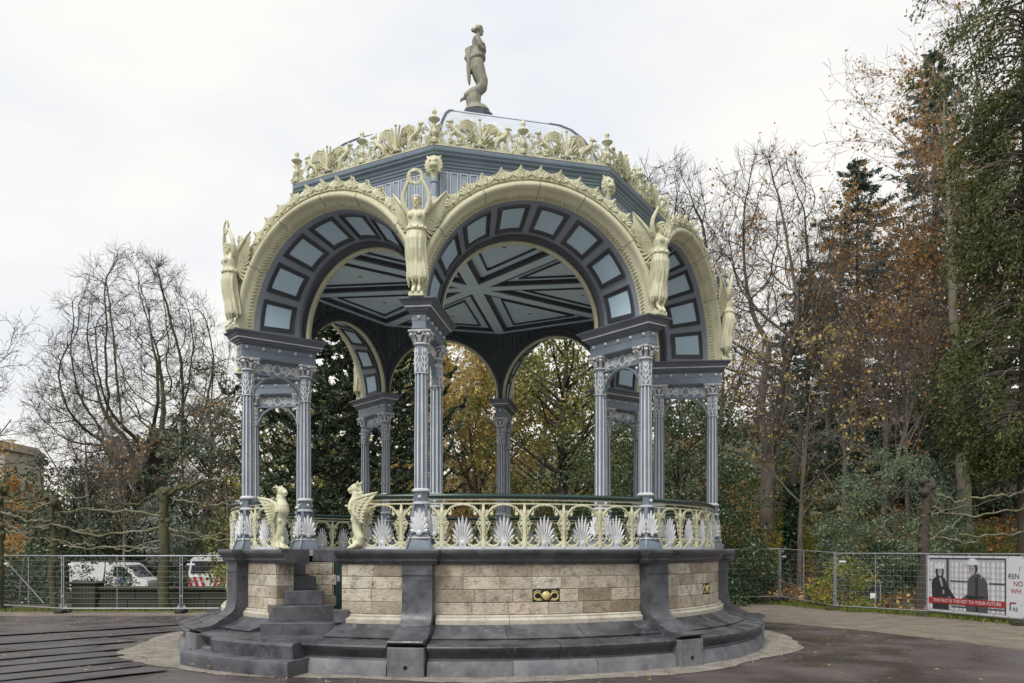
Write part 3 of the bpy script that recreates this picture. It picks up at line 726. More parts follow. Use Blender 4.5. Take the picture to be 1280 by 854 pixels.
for u0 in (-HC, 0):
    link('finial', me_fin, cre, (u0, -AC, 9.76)).scale = (.82,.82,1)
    link('cresting_palmette', me_cp, cre, (u0+U/2, -AC-.05, 9.77))
    o = link('cresting_griffin', me_gr, cre, (u0+U*.255, -AC, 9.77))
    o.scale = (1.12,1.15,1.08)
    o = link('cresting_griffin', me_gr, cre, (u0+U*.745, -AC, 9.77)); o.rotation_euler = (0,0,pi); o.scale = (1.12,1.15,1.08)
# roof
m = MB(); o_ = [(4.03,9.72),(3.98,9.86),(3.80,10.20),(3.55,10.54),(3.22,10.87),(2.90,11.10),(2.565,11.28)]
m.chord(o_+[(2.4,11.2),(3.4,10.3),(3.8,9.72)], inset=.0); rf = m.build('roof_panel', 'zinc', BS, 40)
m = MB(); m.chord([(2.566,11.276),(2.585,11.285),(2.57,11.315),(2.45,11.36),(.30,12.40),(.30,12.34),(2.4,11.25)], inset=0); m.build('upper_roof_panel', 'zinc', rf)
m = MB(); m.chord([(2.575,11.262),(2.592,11.266),(2.588,11.284),(2.57,11.284)], inset=0); m.build('roof_joint', 'zincdk', rf)
m = MB(); sec_ = 1/math.cos(pi/8)
m.tube([(0,-a*sec_,z+.01) for a, z in o_+[(1.5,11.82),(.4,12.36)]], .028, 6, M=Matrix.Rotation(pi/8,4,'Z')); m.build('hip_roll', 'zincdk', rf, 50)
# ceiling sector (triangle from the centre to one inner side)
ZCe = 8.485; Rc = 4.30; hwc = Rc*sin(pi/8); apc = Rc*cos(pi/8)
def tri(d):
    """sector triangle inset by d from the ribs and side"""
    tip = d/sin(pi/8); a = apc-d; return [(0,-tip),(-(a-tip)*T8,-a),((a-tip)*T8,-a)]
m = MB(); m.slab([(0,0),(-hwc,-apc),(hwc,-apc)], ZCe, ZCe+.05); cei = m.build('ceiling', 'ceil', BS)
def triring(d0, d1, z0, z1, name, mt):
    g = MB(); g.ring([(p[0],p[1]) for p in tri(d0)], [(p[0],p[1]) for p in tri(d1)], z0, z1, T=lambda x, y, z: (x, z, y)); return g.build(name, mt, cei)
triring(.14, .235, ZCe-.085, ZCe-.001, 'ceiling_moulding', 'frame')
triring(.002, .139, ZCe-.10, ZCe-.002, 'ceiling_rib', 'ceil')
triring(.36, .372, ZCe-.055, ZCe-.0015, 'ceiling_bead', 'ceil') if 0 else None
triring(.46, .50, ZCe-.04, ZCe-.001, 'ceiling_inner_moulding', 'frame')
MB().lathe([(.075,-.02),(.085,0)], 14, M=Matrix.Translation((0,-2.75,ZCe-.001))).build('downlight', 'lampw', cei)
MB().lathe([(.045,-.023),(.045,-.0205)], 12, M=Matrix.Translation((0,-2.75,ZCe-.001))).build('downlight_glass', 'frame', cei)
for o in (vault, cre, rf, cei):
    for k in range(1, 8): copy_tree(o, BS, BA[k])
    o.rotation_euler = (0,0,BA[0])
MB().lathe([(.16,ZCe-.115),(.2,ZCe-.1),(.2,ZCe)], 8).build('ceiling_boss', 'ceil', BS)
# lion masks on colonnettes at the drum corners
Rm = 4.56; g = MB()
g.tube([(0,-Rm,8.2),(0,-Rm,9.2)], .055, 10); g.lathe([(.06,8.70),(.075,8.71),(.075,8.75),(.06,8.76)], 10, c=(0,-Rm)); g.lathe([(.06,9.02),(.075,9.03),(.075,9.09),(.06,9.10)], 10, c=(0,-Rm))
colo = g.build('colonnette', 'drum', BS, 40)
g = MB(); g.lathe([(.055,8.40),(.08,8.43),(.075,8.6),(.08,8.74),(.055,8.76)], 10, c=(0,-Rm)); g.build('colonnette_sleeve', 'cream', colo, 40)
g = MB(); hz = 9.36
g.ball((0,-Rm-.02,hz), .13, 0, 12, sc=(1,.8,1.15)); g.ball((0,-Rm-.11,hz-.05), .075, 0, 10, sc=(1,.9,.8)); g.ball((0,-Rm-.13,hz+.0), .03, 0, 8, sc=(1,1,2.0))
g.ball((0,-Rm-.09,hz-.12), .05, 0, 8, sc=(1,1,.7))
for s in (-1,1):
    g.ball((s*.05,-Rm-.11,hz+.055), .035, 0, 8, sc=(1.2,.7,.7)); g.tube([(s*.09,-Rm-.02,hz+.10),(s*.14,-Rm-.02,hz+.17)], [.045,.012], 6)
for i in range(13):
    a = pi*(-.25+1.5*i/12); g.tube([(.10*cos(a),-Rm-.03,hz+.10*sin(a)),(.16*cos(a),-Rm-.03,hz+.17*sin(a)-.02),(.155*cos(a+.1),-Rm-.0,hz+.20*sin(a+.1)-.06)], [.05,.038,.012], 6)
g.lathe([(.06,hz-.28),(.075,hz-.2),(.10,hz-.12)], 10, c=(0,-Rm))
me_l = remesh(g, .011, 'cream_orn', 'lion_mask', 1); link('lion_mask', me_l, colo)
for k in range(1, 8): copy_tree(colo, BS, PA[k])
colo.rotation_euler = (0,0,PA[0])

# ---- balustrade -------------------------------------------------
RR = 5.60
m = MB()                                                    # baluster with spreading arms (x tangent, z up from the coping)
m.tube([(0,0,.02),(0,0,.10),(0,0,.14),(0,0,.30),(0,0,.42),(0,0,.50),(0,0,.58)], [0.0570,0.0523,0.0380,0.0323,0.0399,0.0456,0.0589], 8, flat=.7)
m.tube([(0,0,.58),(0,0,.66),(0,0,.70),(0,0,.76),(0,0,.80)], [0.0285,0.0475,0.0304,0.0209,0.0114], 7); m.ball((0,0,.765), .026, 0, 6)
for s in (-1,1):
    m.tube([(s*.03,0,.55),(s*.09,0,.65),(s*.17,0,.735),(s*.27,0,.775),(s*.365,0,.782)], [0.0266,0.0247,0.0209,0.0181,0.0162], 6)
    m.tube([(s*.02,0,.56),(s*.07,0,.66),(s*.06,0,.70)], [0.0190,0.0209,0.0076], 5)
    m.tube([(s*.15,0,.715),(s*.165,0,.655),(s*.14,0,.625)], [0.0133,0.0152,0.0095], 5); m.ball((s*.145,0,.612), .034, 0, 7)
    m.tube([(s*.10,0,.66),(s*.13,0,.64)], [0.0114,0.0095], 4); m.tube([(s*.20,0,.745),(s*.20,0,.69)], [0.0133,0.0076], 5)
    m.tube([(x,0,z) for x, z in spiral(s*.085, .445, .045, .012, pi/2-s*pi/2+pi, -s*1.2, 12)], .014, 5)
    m.tube([(s*.10,0,.40),(s*.075,0,.33),(s*.04,0,.29)], [0.0171,0.0152,0.0095], 5)
    m.tube([(s*.02,0,.13),(s*.08,0,.075),(s*.17,0,.045),(s*.25,0,.07),(s*.285,0,.13),(s*.26,0,.185),(s*.215,0,.18),(s*.205,0,.145),(s*.23,0,.13)], [0.0285,0.0247,0.0228,0.0228,0.0228,0.0209,0.0171,0.0142,0.0124], 6)
    m.tube([(s*.04,0,.09),(s*.10,0,.13),(s*.135,0,.175)], [0.0171,0.0152,0.0114], 5); m.ball((s*.142,0,.188), .028, 0, 6)
    m.tube([(s*.02,0,.50),(s*.075,0,.54),(s*.09,0,.50)], [0.0190,0.0171,0.0095], 5)
for s in (-1,1):
    for k in range(7):
        t_ = k/6; m.ball((s*(.07+.27*t_),0,.665+.105*sin(t_*1.5)), .016, 0, 5)
    for k in range(4): m.tube([(s*.035,-.01,.16+.08*k),(s*.06,-.02,.20+.08*k),(s*.05,-.01,.235+.08*k)], [.010,.012,.005], 4)
me_bal = m.mesh('baluster', 'cream_orn', 50)
m = MB(); palmette(m, .58, .40, .016, 11, base=.17, lobe=.044)
m.prism([(-.05,.0),(.05,.0),(.075,.14),(.04,.2),(-.04,.2),(-.075,.14)], -.012, .012)
me_rp = m.mesh('railing_palmette', 'white', 50)
def rail(a0, a1, label=None):
    """one bay of balustrade between two azimuths"""
    mm = MB(); pts = lambda r, z, n=20: [(r*sin(a0+(a1-a0)*i/n), -r*cos(a0+(a1-a0)*i/n), z) for i in range(n+1)]
    mm.tube(pts(RR, 3.05), .045, 8); h = mm.build('balustrade', 'green', BS, 50)
    mm = MB(); mm.tube(pts(RR, 2.985), .012, 5); mm.tube(pts(RR, 2.915), .014, 5); mm.build('lower_rail', 'cream', h, 50)
    MB().arc([(RR-.03,2.113),(RR+.03,2.113),(RR+.03,2.165),(RR-.03,2.165)], a0, a1, 16).build('base_strip', 'white', h)
    return h
for k in range(8):
    parts = [(PA[k]+R_(1.3), PA[k]+pi/4-R_(1.3))] if k != 7 else [(PA[7]-2*pi+R_(1.3), R_(-37.3)), (OPEN1+.05, PA[0]-R_(1.3))]
    for p, q in parts:
        h = rail(p, q)
        for i in range(-3, 4):
            b = BA[k]-(2*pi if k == 7 else 0)
            for name, me, az, z in (('baluster', me_bal, b+R_(7.5*i+3.75), 2.118), ('railing_palmette', me_rp, b+R_(7.5*i), 2.13)):
                if p+R_(.8) < az < q-R_(.2): link(name, me, h, (RR*sin(az), -RR*cos(az), z), az)
# ============================================================ statues
def loft(mb, secs, n=40, fold=None, mi=0):
    """secs: (z, cx, cy, hx, hy); fold(theta, z) multiplies the radius"""
    vs = []; fs = []; k = len(secs)
    for z, cx, cy, hx, hy in secs:
        for j in range(n):
            a = 2*pi*j/n; f = fold(a, z) if fold else 1
            vs.append((cx+hx*cos(a)*f, cy+hy*sin(a)*f, z))
    for i in range(k-1):
        for j in range(n): fs.append((i*n+j, i*n+(j+1) % n, (i+1)*n+(j+1) % n, (i+1)*n+j))
    fs += [tuple(range(n-1,-1,-1)), tuple((k-1)*n+j for j in range(n))]
    return mb.add(vs, fs, mi)
def dense(secs, m=4):
    a = np.array(secs); o = []
    for i in range(len(a)-1):
        for j in range(m): o.append(tuple(a[i]+(a[i+1]-a[i])*j/m))
    return o+[tuple(a[-1])]
def head(g, c, s=1.0, face=(0,-1), bun=True, up=0):
    c = Vector(c); f = Vector((face[0], face[1], up)).normalized(); r = Vector((f.y, -f.x, 0)).normalized(); u = r.cross(f)*-1
    if u.z < 0: u = -u
    def q(a, b, d): return c+r*a*s+f*b*s+u*d*s
    g.ball(q(0,-.005,.02), .088*s, 0, 14, sc=(.92,1.0,1.15)); g.ball(q(0,.03,-.035), .064*s, 0, 12, sc=(.9,.9,1.2))
    g.tube([q(0,.085,.02), q(0,.108,-.022), q(0,.085,-.032)], [.011*s,.017*s,.012*s], 6)            # nose
    g.ball(q(0,.083,-.058), .018*s, 0, 8, sc=(1.4,.8,.5)); g.ball(q(0,.074,-.092), .024*s, 0, 8)     # mouth, chin
    for e in (-1,1):
        g.ball(q(e*.033,.079,.016), .013*s, 0, 8); g.tube([q(e*.016,.089,.036), q(e*.05,.078,.034)], .010*s, 5)   # eye, brow
        g.ball(q(e*.082,-.005,0), .02*s, 0, 8, sc=(.5,1,1.5))                                          # ear
        for i in range(7):                                                                              # waves of hair
            t = i/6; g.tube([q(e*.008,.075-.05*t,.085+.02*t), q(e*(.06+.01*t),.05-.07*t,.07-.02*t), q(e*.085,-.005-.07*t,.035-.05*t), q(e*.03,-.09,-.01-.02*t)], [.012*s,.019*s,.018*s,.014*s], 6)
    if bun: g.ball(q(0,-.115,-.005), .05*s, 0, 10)
    g.tube([q(0,-.01,-.06), q(0,-.02,-.16)], [.05*s,.058*s], 10)

def hand(g, p, d, s=1.0):
    """closed hand: palm and fingers curled round what is held"""
    p = Vector(p); d = Vector(d).normalized(); sd = d.cross(Vector((0,1,0))).normalized(); pr = sd.cross(d)
    g.ball(p+d*.03*s, .034*s, 0, 8, sc=(1,.7,1.2))
    for i in range(4):
        b = p+d*.05*s+sd*(i-1.5)*.017*s
        g.tube([b, b+d*.035*s+pr*.004*s, b+d*.045*s+pr*.03*s], [.010*s,.0095*s,.007*s], 5)
    g.tube([p+d*.02*s-sd*.03*s, p+d*.045*s-sd*.045*s+pr*.01*s, p+d*.06*s-sd*.03*s+pr*.025*s], [.011*s,.010*s,.007*s], 5)

# ---- winged figure ------------------------------------------------
g = MB()
def fold(a, z):
    if z > 1.06: return 1+.02*sin(a*9+z*14)
    k = min(1, (1.1-z)/.5); return 1+k*(.10*sin(a*9+2.4*sin(z*2.6+a))+.07*sin(a*15-z*5)+.03*sin(a*26+z*9))
loft(g, dense([(.22,.02,.03,.172,.14),(.30,.015,.02,.178,.145),(.5,.0,-.0,.168,.14),(.72,-.012,-.045,.172,.15),(.90,-.015,-.06,.182,.15),(1.02,-.008,-.05,.165,.135),(1.085,0,-.045,.148,.125)], 6), 66, fold)
loft(g, dense([(1.05,0,-.05,.185,.155),(1.08,0,-.05,.178,.15),(1.12,0,-.045,.150,.128),(1.17,0,-.05,.142,.12),(1.23,0,-.055,.152,.125),(1.29,0,-.055,.162,.125),(1.35,0,-.035,.168,.10),(1.40,0,-.025,.13,.08),(1.43,0,-.02,.07,.06)], 4), 40, lambda a, z: 1+.03*sin(a*13+z*20)+(.05*sin(a*21) if z < 1.09 else 0))
for i in range(20):
    a = 2*pi*i/20; g.ball((.168*cos(a), -.05+.145*sin(a), 1.085+.012*(-1)**i), .024, 0, 6)
for s in (-1,1):
    g.ball((s*.068,-.155,1.285), .062, 0, 12, sc=(1,.75,1))
    # raised arm
    g.tube([(s*.15,-.03,1.36),(s*.20,-.045,1.44),(s*.232,-.06,1.55),(s*.225,-.075,1.66),(s*.175,-.10,1.78),(s*.125,-.115,1.885)], [.055,.052,.046,.041,.034,.027], 10)
    hand(g, (s*.12,-.115,1.885), (-s*.25,-.1,1))
    g.tube([(s*.055,.0,.30),(s*.05,-.02,.16),(s*.047,-.035,.09)], [.05,.037,.034], 8)
    g.tube([(s*.047,-.03,.10),(s*.05,-.085,.035),(s*.052,-.125,-.02)], [.036,.036,.022], 8)
for i in range(9):
    a = -pi+i*pi/8*1.0; x_, y_ = .15*cos(a), .02+.125*sin(a); e_ = .10+.09*((i*7) % 5)/4
    g.tube([(x_*.95,y_*.9-.02,.62),(x_*1.05,y_*1.05,.40),(x_*1.12,y_*1.1+.01,.26),(x_*1.0,y_*1.0+.02,e_)], [.02,.034,.036,.010], 7)
head(g, (0,-.075,1.545), 1.0, (0,-1), up=-.15)
g.lathe([(.085,1.60),(.098,1.61),(.085,1.635)], 16, c=(0,-.06))
me_body = remesh(g, .0095, 'cream', 'winged_figure', 1)
g = MB(); NW = 26
for i in range(NW):
    a = 2*pi*i/NW
    for q in (-1,1):
        c_ = Vector((.12*cos(a), -.12, 1.955+.115*sin(a)))
        d = Vector((-sin(a), 0, cos(a))); rd = Vector((cos(a),0,sin(a)))
        g.tube([c_, c_+d*.022+rd*q*.014+Vector((0,-.01,0)), c_+d*.048+rd*q*.018], [.016,.022,.006], 5, flat=.6)
g.tube([(.115*cos(2*pi*i/24), -.12, 1.955+.115*sin(2*pi*i/24)) for i in range(24)], .015, 6, closed=True)
me_wre = g.mesh('wreath', 'cream_orn', 60)
g = MB()
def feather(p0, p1, w, bend, y, th=.012):
    p0 = Vector((p0[0], y[0], p0[1])); p1 = Vector((p1[0], y[1], p1[1])); d = p1-p0
    nrm = Vector((-d.z, 0, d.x)).normalized()*bend
    pts = [p0+d*t+nrm*(4*t*(1-t)) for t in np.linspace(0, 1, 7)]
    g.tube(pts, [w*.55, w*.9, w, w*1.0, w*.95, w*.75, w*.2], 6, flat=.35, up=(0,1,0) if 0 else None)
    # central quill
    g.tube([q+Vector((0,-w*.35,0)) for q in pts[:-1]], w*.16, 4)
def fan(n, base0, base1, tip0, tip1, w, bend, y0, y1):
    for i in range(n):
        t = i/(n-1)
        b = (base0[0]+(base1[0]-base0[0])*t, base0[1]+(base1[1]-base0[1])*t)
        # tips along a curve
        q = (tip0[0]+(tip1[0]-tip0[0])*t+.07*sin(pi*t), tip0[1]+(tip1[1]-tip0[1])*t)
        feather(b, q, w, bend, (y0, y1+.02*t))
fan(11, (.20,1.34), (.10,1.16), (.545,1.80), (.20,.90), .040, -.035, .06, .20)
fan(9, (.18,1.37), (.10,1.20), (.42,1.66), (.20,1.02), .034, -.02, .04, .15)
fan(8, (.15,1.38), (.09,1.24), (.31,1.54), (.19,1.13), .030, -.012, .02, .10)
g.tube([(.09,.02,1.24),(.15,.015,1.36),(.22,.03,1.44),(.33,.07,1.56),(.45,.13,1.70),(.545,.19,1.81)], [.05,.055,.045,.034,.024,.01], 7)
g.v = [(.04+(x-.04)*.88, y, z) for x, y, z in g.v]
me_wing = g.mesh('wing', 'cream_orn', 60)
gl = MB(); gl.v = [(-x, y, z) for x, y, z in g.v]; gl.f = g.f; gl.m = g.m
me_wing2 = gl.mesh('wing', 'cream_orn', 60)
wl = {0: 'cream winged woman with raised wreath on the pier between stair and front vent',
      7: 'cream winged woman with raised wreath on the stair pier next to the bare lime tree',
      1: 'cream winged woman with raised wreath on the second pier from the printed banner',
      2: 'cream winged woman with raised wreath on the pier closest to the printed banner'}
for k in range(8):
    o = link('winged_figure', me_body, None, (5.92*sin(PA[k]), -5.92*cos(PA[k]), 6.545), PA[k])
    tag(o, wl.get(k, 'cream winged figure on a bandstand pier facing the woodland behind'), 'statue', 'winged figures on the bandstand piers')
    link('wreath', me_wre, o); link('wing', me_wing, o); link('wing', me_wing2, o)
    pd = MB(); pd.box((0,.0,-.045),(.26,.22,.075), ch=.01); pd.box((0,.06,.02),(.16,.12,.08), ch=.01); pd.build('plinth', 'cream', o)

# ---- roof statue (built facing -Y, turned to face +X) ---------------
g = MB()
g.lathe([(.29,-.02),(.27,.04),(.22,.10),(.15,.14)], 20, sx=1, sy=1)
loft(g, dense([(.10,0,.06,.145,.15),(.25,0,.08,.14,.16),(.40,0,.06,.13,.15),(.50,0,.02,.13,.15)], 4), 40, lambda a, z: 1+.04*sin(a*9+z*6))
g.ball((0,-.055,.15), .06, 0, 10, sc=(.9,1.8,.7))
def skirtfold(a, z): return 1+.05*sin(a*8-z*13)+.03*sin(a*15+z*8)
# thighs and shin wrapped in cloth, sweeping back to the raised foot
path = [((.0,.0,1.12),.165),((0,-.02,.95),.185),((0,-.06,.80),.175),((0,-.115,.66),.155),((0,-.115,.56),.135),((0,-.03,.47),.125),((0,.10,.42),.105),((0,.20,.37),.08),((0,.27,.33),.055)]
for sx in (-.05,.05):
    pts = [Vector(p)+Vector((sx,0,0)) for p, r in path]; g.tube(pts, [r*.82 for p, r in path], 14)
for i in range(11):                                    # drapery folds running down the thigh and along the shin
    a = -1.25+2.5*i/10
    g.tube([(sin(a)*.17,.04-.15*cos(a),1.15-.03*abs(a)),(sin(a)*.185,-.02-.15*cos(a)*.9,.92),(sin(a)*.17,-.08-.11*cos(a),.70),(sin(a)*.15,-.06-.04*cos(a),.50),(sin(a)*.12,.12,.40+.05*cos(a))], [.022,.026,.024,.022,.012], 6)
for i in range(7):                                      # rolled cloth round the hips
    z = 1.16+.03*i; g.tube([((.185-.008*i)*cos(t), .0+(.165-.006*i)*sin(t), z-.05*sin(t+.6)) for t in np.linspace(0, 2*pi, 18)], .03, 6, closed=False)
for i in range(6):                                      # cloth hanging behind
    x = -.10+.04*i; g.tube([(x,.13,1.42-.05*(i % 2)),(x*1.1,.17,1.25),(x,.185,1.0),(x*.9,.17,.75),(x*.8,.16,.60+.03*(i % 3))], [.03,.045,.045,.04,.02], 7)
g.tube([(0,.15,1.45),(.02,.22,1.40),(0,.20,1.28),(-.02,.24,1.18),(0,.18,1.08)], [.03,.05,.05,.045,.03], 8)
loft(g, dense([(1.08,0,0,.17,.145),(1.22,0,0,.155,.125),(1.36,0,0,.135,.11),(1.46,0,-.01,.15,.12),(1.56,0,-.005,.165,.115),(1.63,0,.005,.15,.09),(1.68,0,.0,.075,.065)], 4), 32)
for s in (-1,1):
    g.ball((s*.07,-.10,1.49), .062, 0, 10, sc=(1,.8,1))
    g.tube([(s*.165,.0,1.60),(s*.205,-.02,1.50),(s*.215,-.05,1.38),(s*.19,-.13,1.33),(s*.05,-.17,1.36+.03*s),(-s*.09,-.16,1.40+.03*s)], [.055,.052,.046,.042,.034,.028], 10)
    hand(g, (-s*.09,-.16,1.40+.03*s), (-s*1,.1,.3))
g.tube([(.05,.26,.33),(.05,.33,.30),(.05,.36,.24)], [.045,.038,.02], 8)
head(g, (0,-.035,1.825), 1.03, (.15,-1))
me_rs = remesh(g, .015, 'statue', 'rooftop_statue', 1)
rs = link('rooftop_statue', me_rs, None, (.04,0,12.68), pi/2+.05); rs.scale = (1.05,1.12,1.08)
tag(rs, 'beige draped woman statue with folded arms on top of the bandstand roof', 'statue')
pd = MB(); pd.lathe([(.36,-.40),(.36,-.10),(.33,-.07),(.28,-.015)], 8, rot=pi/8); pd.build('pedestal', 'zincdk', rs, 20)

# ---- griffin newels beside the stair (built facing +X) ---------------
g = MB()
g.tube([(.10,0,.03),(.04,0,.05),(-.03,0,.10),(-.05,0,.20),(.0,0,.30),(.02,0,.42),(.0,0,.55),(.03,0,.68),(.045,0,.78),(.02,0,.88),(.01,0,.96)], [.055,.06,.07,.08,.075,.075,.095,.125,.11,.075,.07], 14)
g.ball((.07,0,.70), .115, 0, 12, sc=(.8,1.05,1.05))
for t in (-1,0,1): g.tube([(.08,t*.035,.04),(.135,t*.045,.035),(.155,t*.045,.005)], [.03,.028,.018], 6)
g.ball((.03,0,1.03), .085, 0, 12, sc=(1.1,.8,.95)); g.tube([(.06,0,1.02),(.13,0,1.005),(.165,0,.995)], [.062,.05,.035], 8); g.tube([(.09,0,.965),(.15,0,.955)], [.035,.022], 6)
for s in (-1,1):
    g.ball((.085,s*.045,1.055), .022, 0, 6); g.tube([(-.02,s*.05,1.08),(-.06,s*.07,1.15)], [.032,.01], 6)
for i in range(5): g.tube([(-.01-.02*i,0,1.10-.05*i),(-.07-.012*i,0,1.10-.07*i)], [.04,.012], 6)
g.tube([(x-.03,0,z) for x, z in spiral(0,.16,.10,.025,-pi*.2,1.1,14)], .03, 8)
for i in range(8):
    a = i*.55; g.tube([(.03,-.06+.12*(i/7),.58),(.06,-.07+.14*(i/7),.50),(.05,-.05+.10*(i/7),.40)], [.028,.03,.008], 6)
for s in (-1,1): g.tube([(-.02,s*.05,.10),(.02,s*.09,.05),(.09,s*.10,.02)], [.05,.04,.025], 7)
me_gb = remesh(g, .0105, 'cream', 'griffin_newel', 1)
def gwing(s):
    global g
    g = MB(); Y = s*.10
    fan(9, (-.02,.80), (-.02,.60), (-.46,.93), (-.22,.44), .036, .03, Y, Y+s*.06)
    fan(7, (.0,.80), (.0,.62), (-.30,.86), (-.15,.50), .032, .02, Y+s*.02, Y+s*.06)
    fan(6, (.02,.79), (.02,.64), (-.17,.80), (-.08,.55), .03, .01, Y+s*.04, Y+s*.05)
    g.tube([(.04,Y,.66),(.02,Y,.78),(-.12,Y+s*.02,.86),(-.30,Y+s*.04,.90),(-.47,Y+s*.06,.94)], [.05,.05,.04,.03,.01], 7)
    return g.mesh('wing', 'cream_orn', 60)
me_gw = [gwing(-1), gwing(1)]
for az, flip, lb in ((R_(-37.6), 0, 'cream griffin newel turned towards the open end of the stair, beside its far pier'),
                     (OPEN1+.055, 1, 'cream griffin newel with open beak at the coping end above the green door')):
    r = 5.70; o = link('griffin_newel', me_gb, None, (r*sin(az), -r*cos(az), 2.11), az+(pi if flip else 0))
    o.scale = (1.06,1.06,1.06)
    tag(o, lb, 'statue', 'griffins flanking the stair')
    for me in me_gw: link('wing', me, o)
# ============================================================ ground
def hill(x, y):
    q = x*.75+(y-14)*.45-8
    z = 0.0
    if q > 0: z = .30*(math.sqrt(q*q+1)-1)
    z = min(z, 30)
    l = min(1, max(0, (-x-3)/8))*min(1, max(0, (y-12)/10)); return z-.45*l*(1 if q < 0 else 0)
xs = np.concatenate([np.linspace(-400,-60,12), np.linspace(-54,60,58), np.linspace(68,400,12)])
ys = np.concatenate([np.linspace(-120,-30,6), np.linspace(-26,80,54), np.linspace(90,600,14)])
m = MB(); rg = random.Random(2)
vs = []
for y in ys:
    for x in xs:
        z = hill(x, y); j = .12 if (y > 16 or x > 18) else 0
        vs.append((x, y, z-.012+rg.uniform(-j, j)))
nx = len(xs)
m.add(vs, [(j*nx+i, j*nx+i+1, (j+1)*nx+i+1, (j+1)*nx+i) for j in range(len(ys)-1) for i in range(nx-1)])
struct(m.build('ground', 'soil', None, 60))
def sheet(name, poly, z, mt):
    g = MB(); g.add([(x, y, z) for x, y in poly], [tuple(range(len(poly)))]); return struct(g.build(name, mt))
sheet('gravel_verge', [(-18,-30),(18,-30),(16.6,-1.4),(14.35,6.5),(12.4,9.3),(11.5,12.9),(4,12.2),(-8,8.6),(-18,8.6)], -.004, 'gravel')
edge = [(11.9,-30),(11.75,-6),(11.6,-2.77),(11.1,-1.05),(10.03,1.68),(8.9,3.6),(7.6,5.1),(5.5,7.2),(2,9.0),(-3,8.3),(-9,6.7),(-14,6.6),(-30,6.3),(-30,-30)]
def jit(poly, amp, sub_=6, seed=1):
    r = random.Random(seed); o = []
    for i in range(len(poly)):
        a, b = Vector(poly[i]), Vector(poly[(i+1) % len(poly)])
        for k in range(sub_): p = a+(b-a)*k/sub_; o.append((p.x+r.uniform(-amp,amp), p.y+r.uniform(-amp,amp)))
    return o
sheet('paving', jit(edge, .06, 8), .0, 'asphalt')
r = random.Random(8); ring_o = []
for i in range(160):
    a = 2*pi*i/160; az = math.degrees(math.atan2(sin(a), cos(a)))
    base = 7.05+.45*max(0, sin(R_(az-20)))+ .75*max(0, -sin(R_(az+5)))+.15*sin(a*5)+.10*sin(a*11+1)
    rr = base+r.uniform(-.05,.05); ring_o.append((rr*sin(a), -rr*cos(a)))
g = MB(); inner = [(6.45*sin(2*pi*i/160), -6.45*cos(2*pi*i/160)) for i in range(160)]
g.add([(x,y,.006) for x,y in ring_o]+[(x,y,.03) for x,y in inner], [(i,(i+1)%160,160+(i+1)%160,160+i) for i in range(160)])
struct(g.build('sand_path', 'sandg'))
# paving joints of pale bedding, long mats by the stair
d_ = Vector((.64,.77)); d_.normalize(); n_ = Vector((.77,-.64)); n_.normalize()
offs = [-9.6,-8.2,-6.65,-5.13,-3.82,-2.86,-1.81,-.97,-.1]
for i in range(len(offs)-1):
    o0, o1 = offs[i], offs[i+1]
    # run until the sand ring
    ow = max(abs(o0), abs(o1)) if 0 else min(abs(o0), abs(o1)); t1 = -math.sqrt(max(0, 7.75**2-ow*ow)) if ow < 7.7 else 1.0; t0 = t1-12+.35*(i % 3)
    g = MB(); N = 14; vs = []
    for k in range(N+1):
        t = t0+(t1-t0)*k/N; bend = .011*(t-t1)**2; z = .03*abs(sin(k*1.7+i*2))*.6
        for off, zz in ((o0+.01, .012), (o1+.02-.03*(i % 2), .030+z*.6)):
            p = d_*t+n_*(off-bend); vs += [(p.x, p.y, zz), (p.x, p.y, zz-.012 if zz > .02 else .002)]
    fs = []
    for k in range(N):
        b = 4*k; fs += [(b,b+2,b+6,b+4),(b+2,b+3,b+7,b+6),(b+3,b+1,b+5,b+7),(b+1,b,b+4,b+5)]
    fs += [(0,1,3,2),(4*N,4*N+2,4*N+3,4*N+1)]
    g.add(vs, fs); o = g.build('ground_mat', 'mat'); tag(o, 'long dark rubber strip lapped over its neighbour on the paving by the stair', 'ground mat', 'dark strips laid side by side by the stair')

# ============================================================ fence
def fence_panel(a, b, h, label, z0=.12, banner=False, za=0, zb=0):
    a = Vector(a); b = Vector(b); L = (b-a).length; th = math.atan2(b.y-a.y, b.x-a.x)
    root = empty('mobile_fence', (a.x, a.y, za), th); tag(root, label, 'fence panel', 'mobile steel fence panels')
    sh = (zb-za)/L
    def T(x, y, z): return (x, y, z+sh*x)
    rr = .021; g = MB()
    g.tube([T(.04,0,z0),T(.04,0,h)], rr, 8); g.tube([T(L-.04,0,z0),T(L-.04,0,h)], rr, 8)
    g.tube([T(.0,0,h-.02),T(L,0,h-.02)], rr, 8); g.tube([T(.0,0,z0+.03),T(L,0,z0+.03)], rr, 8)
    g.build('frame', 'galv', root, 50)
    MB().tube([T(L*.46,0,z0+.03),T(L*.46,0,h-.02)], .015, 6).build('middle_post', 'galv', root, 50)
    for i in range(9):
        z = z0+.10+(h-z0-.2)*(i+.5)/9; MB().tube([T(.04,0,z),T(L-.04,0,z)], .0030, 4).build('horizontal_wire', 'wire', root)
    g = MB(); n = int(L/.115)
    for i in range(1, n): g.tube([T(L*i/n,.006,z0+.03),T(L*i/n,.006,h-.02)], .0011, 3, cap=False)
    stuff(g.build('vertical_wires', 'wire', root))
    MB().box((0,0,.055),(.26,.68,.11), ch=.02).build('foot', 'rubber', root)
    for z in (.55, 1.6): MB().box((0,0,z),(.09,.07,.05), ch=.008).build('clamp', 'galv', root)
    if not banner: MB().box(T(.32,-.025,h-.30),(.26,.01,.055)).build('name_plate', 'vanwhite', root)
    for s in (.10, L-.10): MB().prism([(s-.06,z0+.05),(s+.06,z0+.05),(s,z0+.16)], -.01, .01).build('corner_plate', 'galv', root)
    return root, L, th
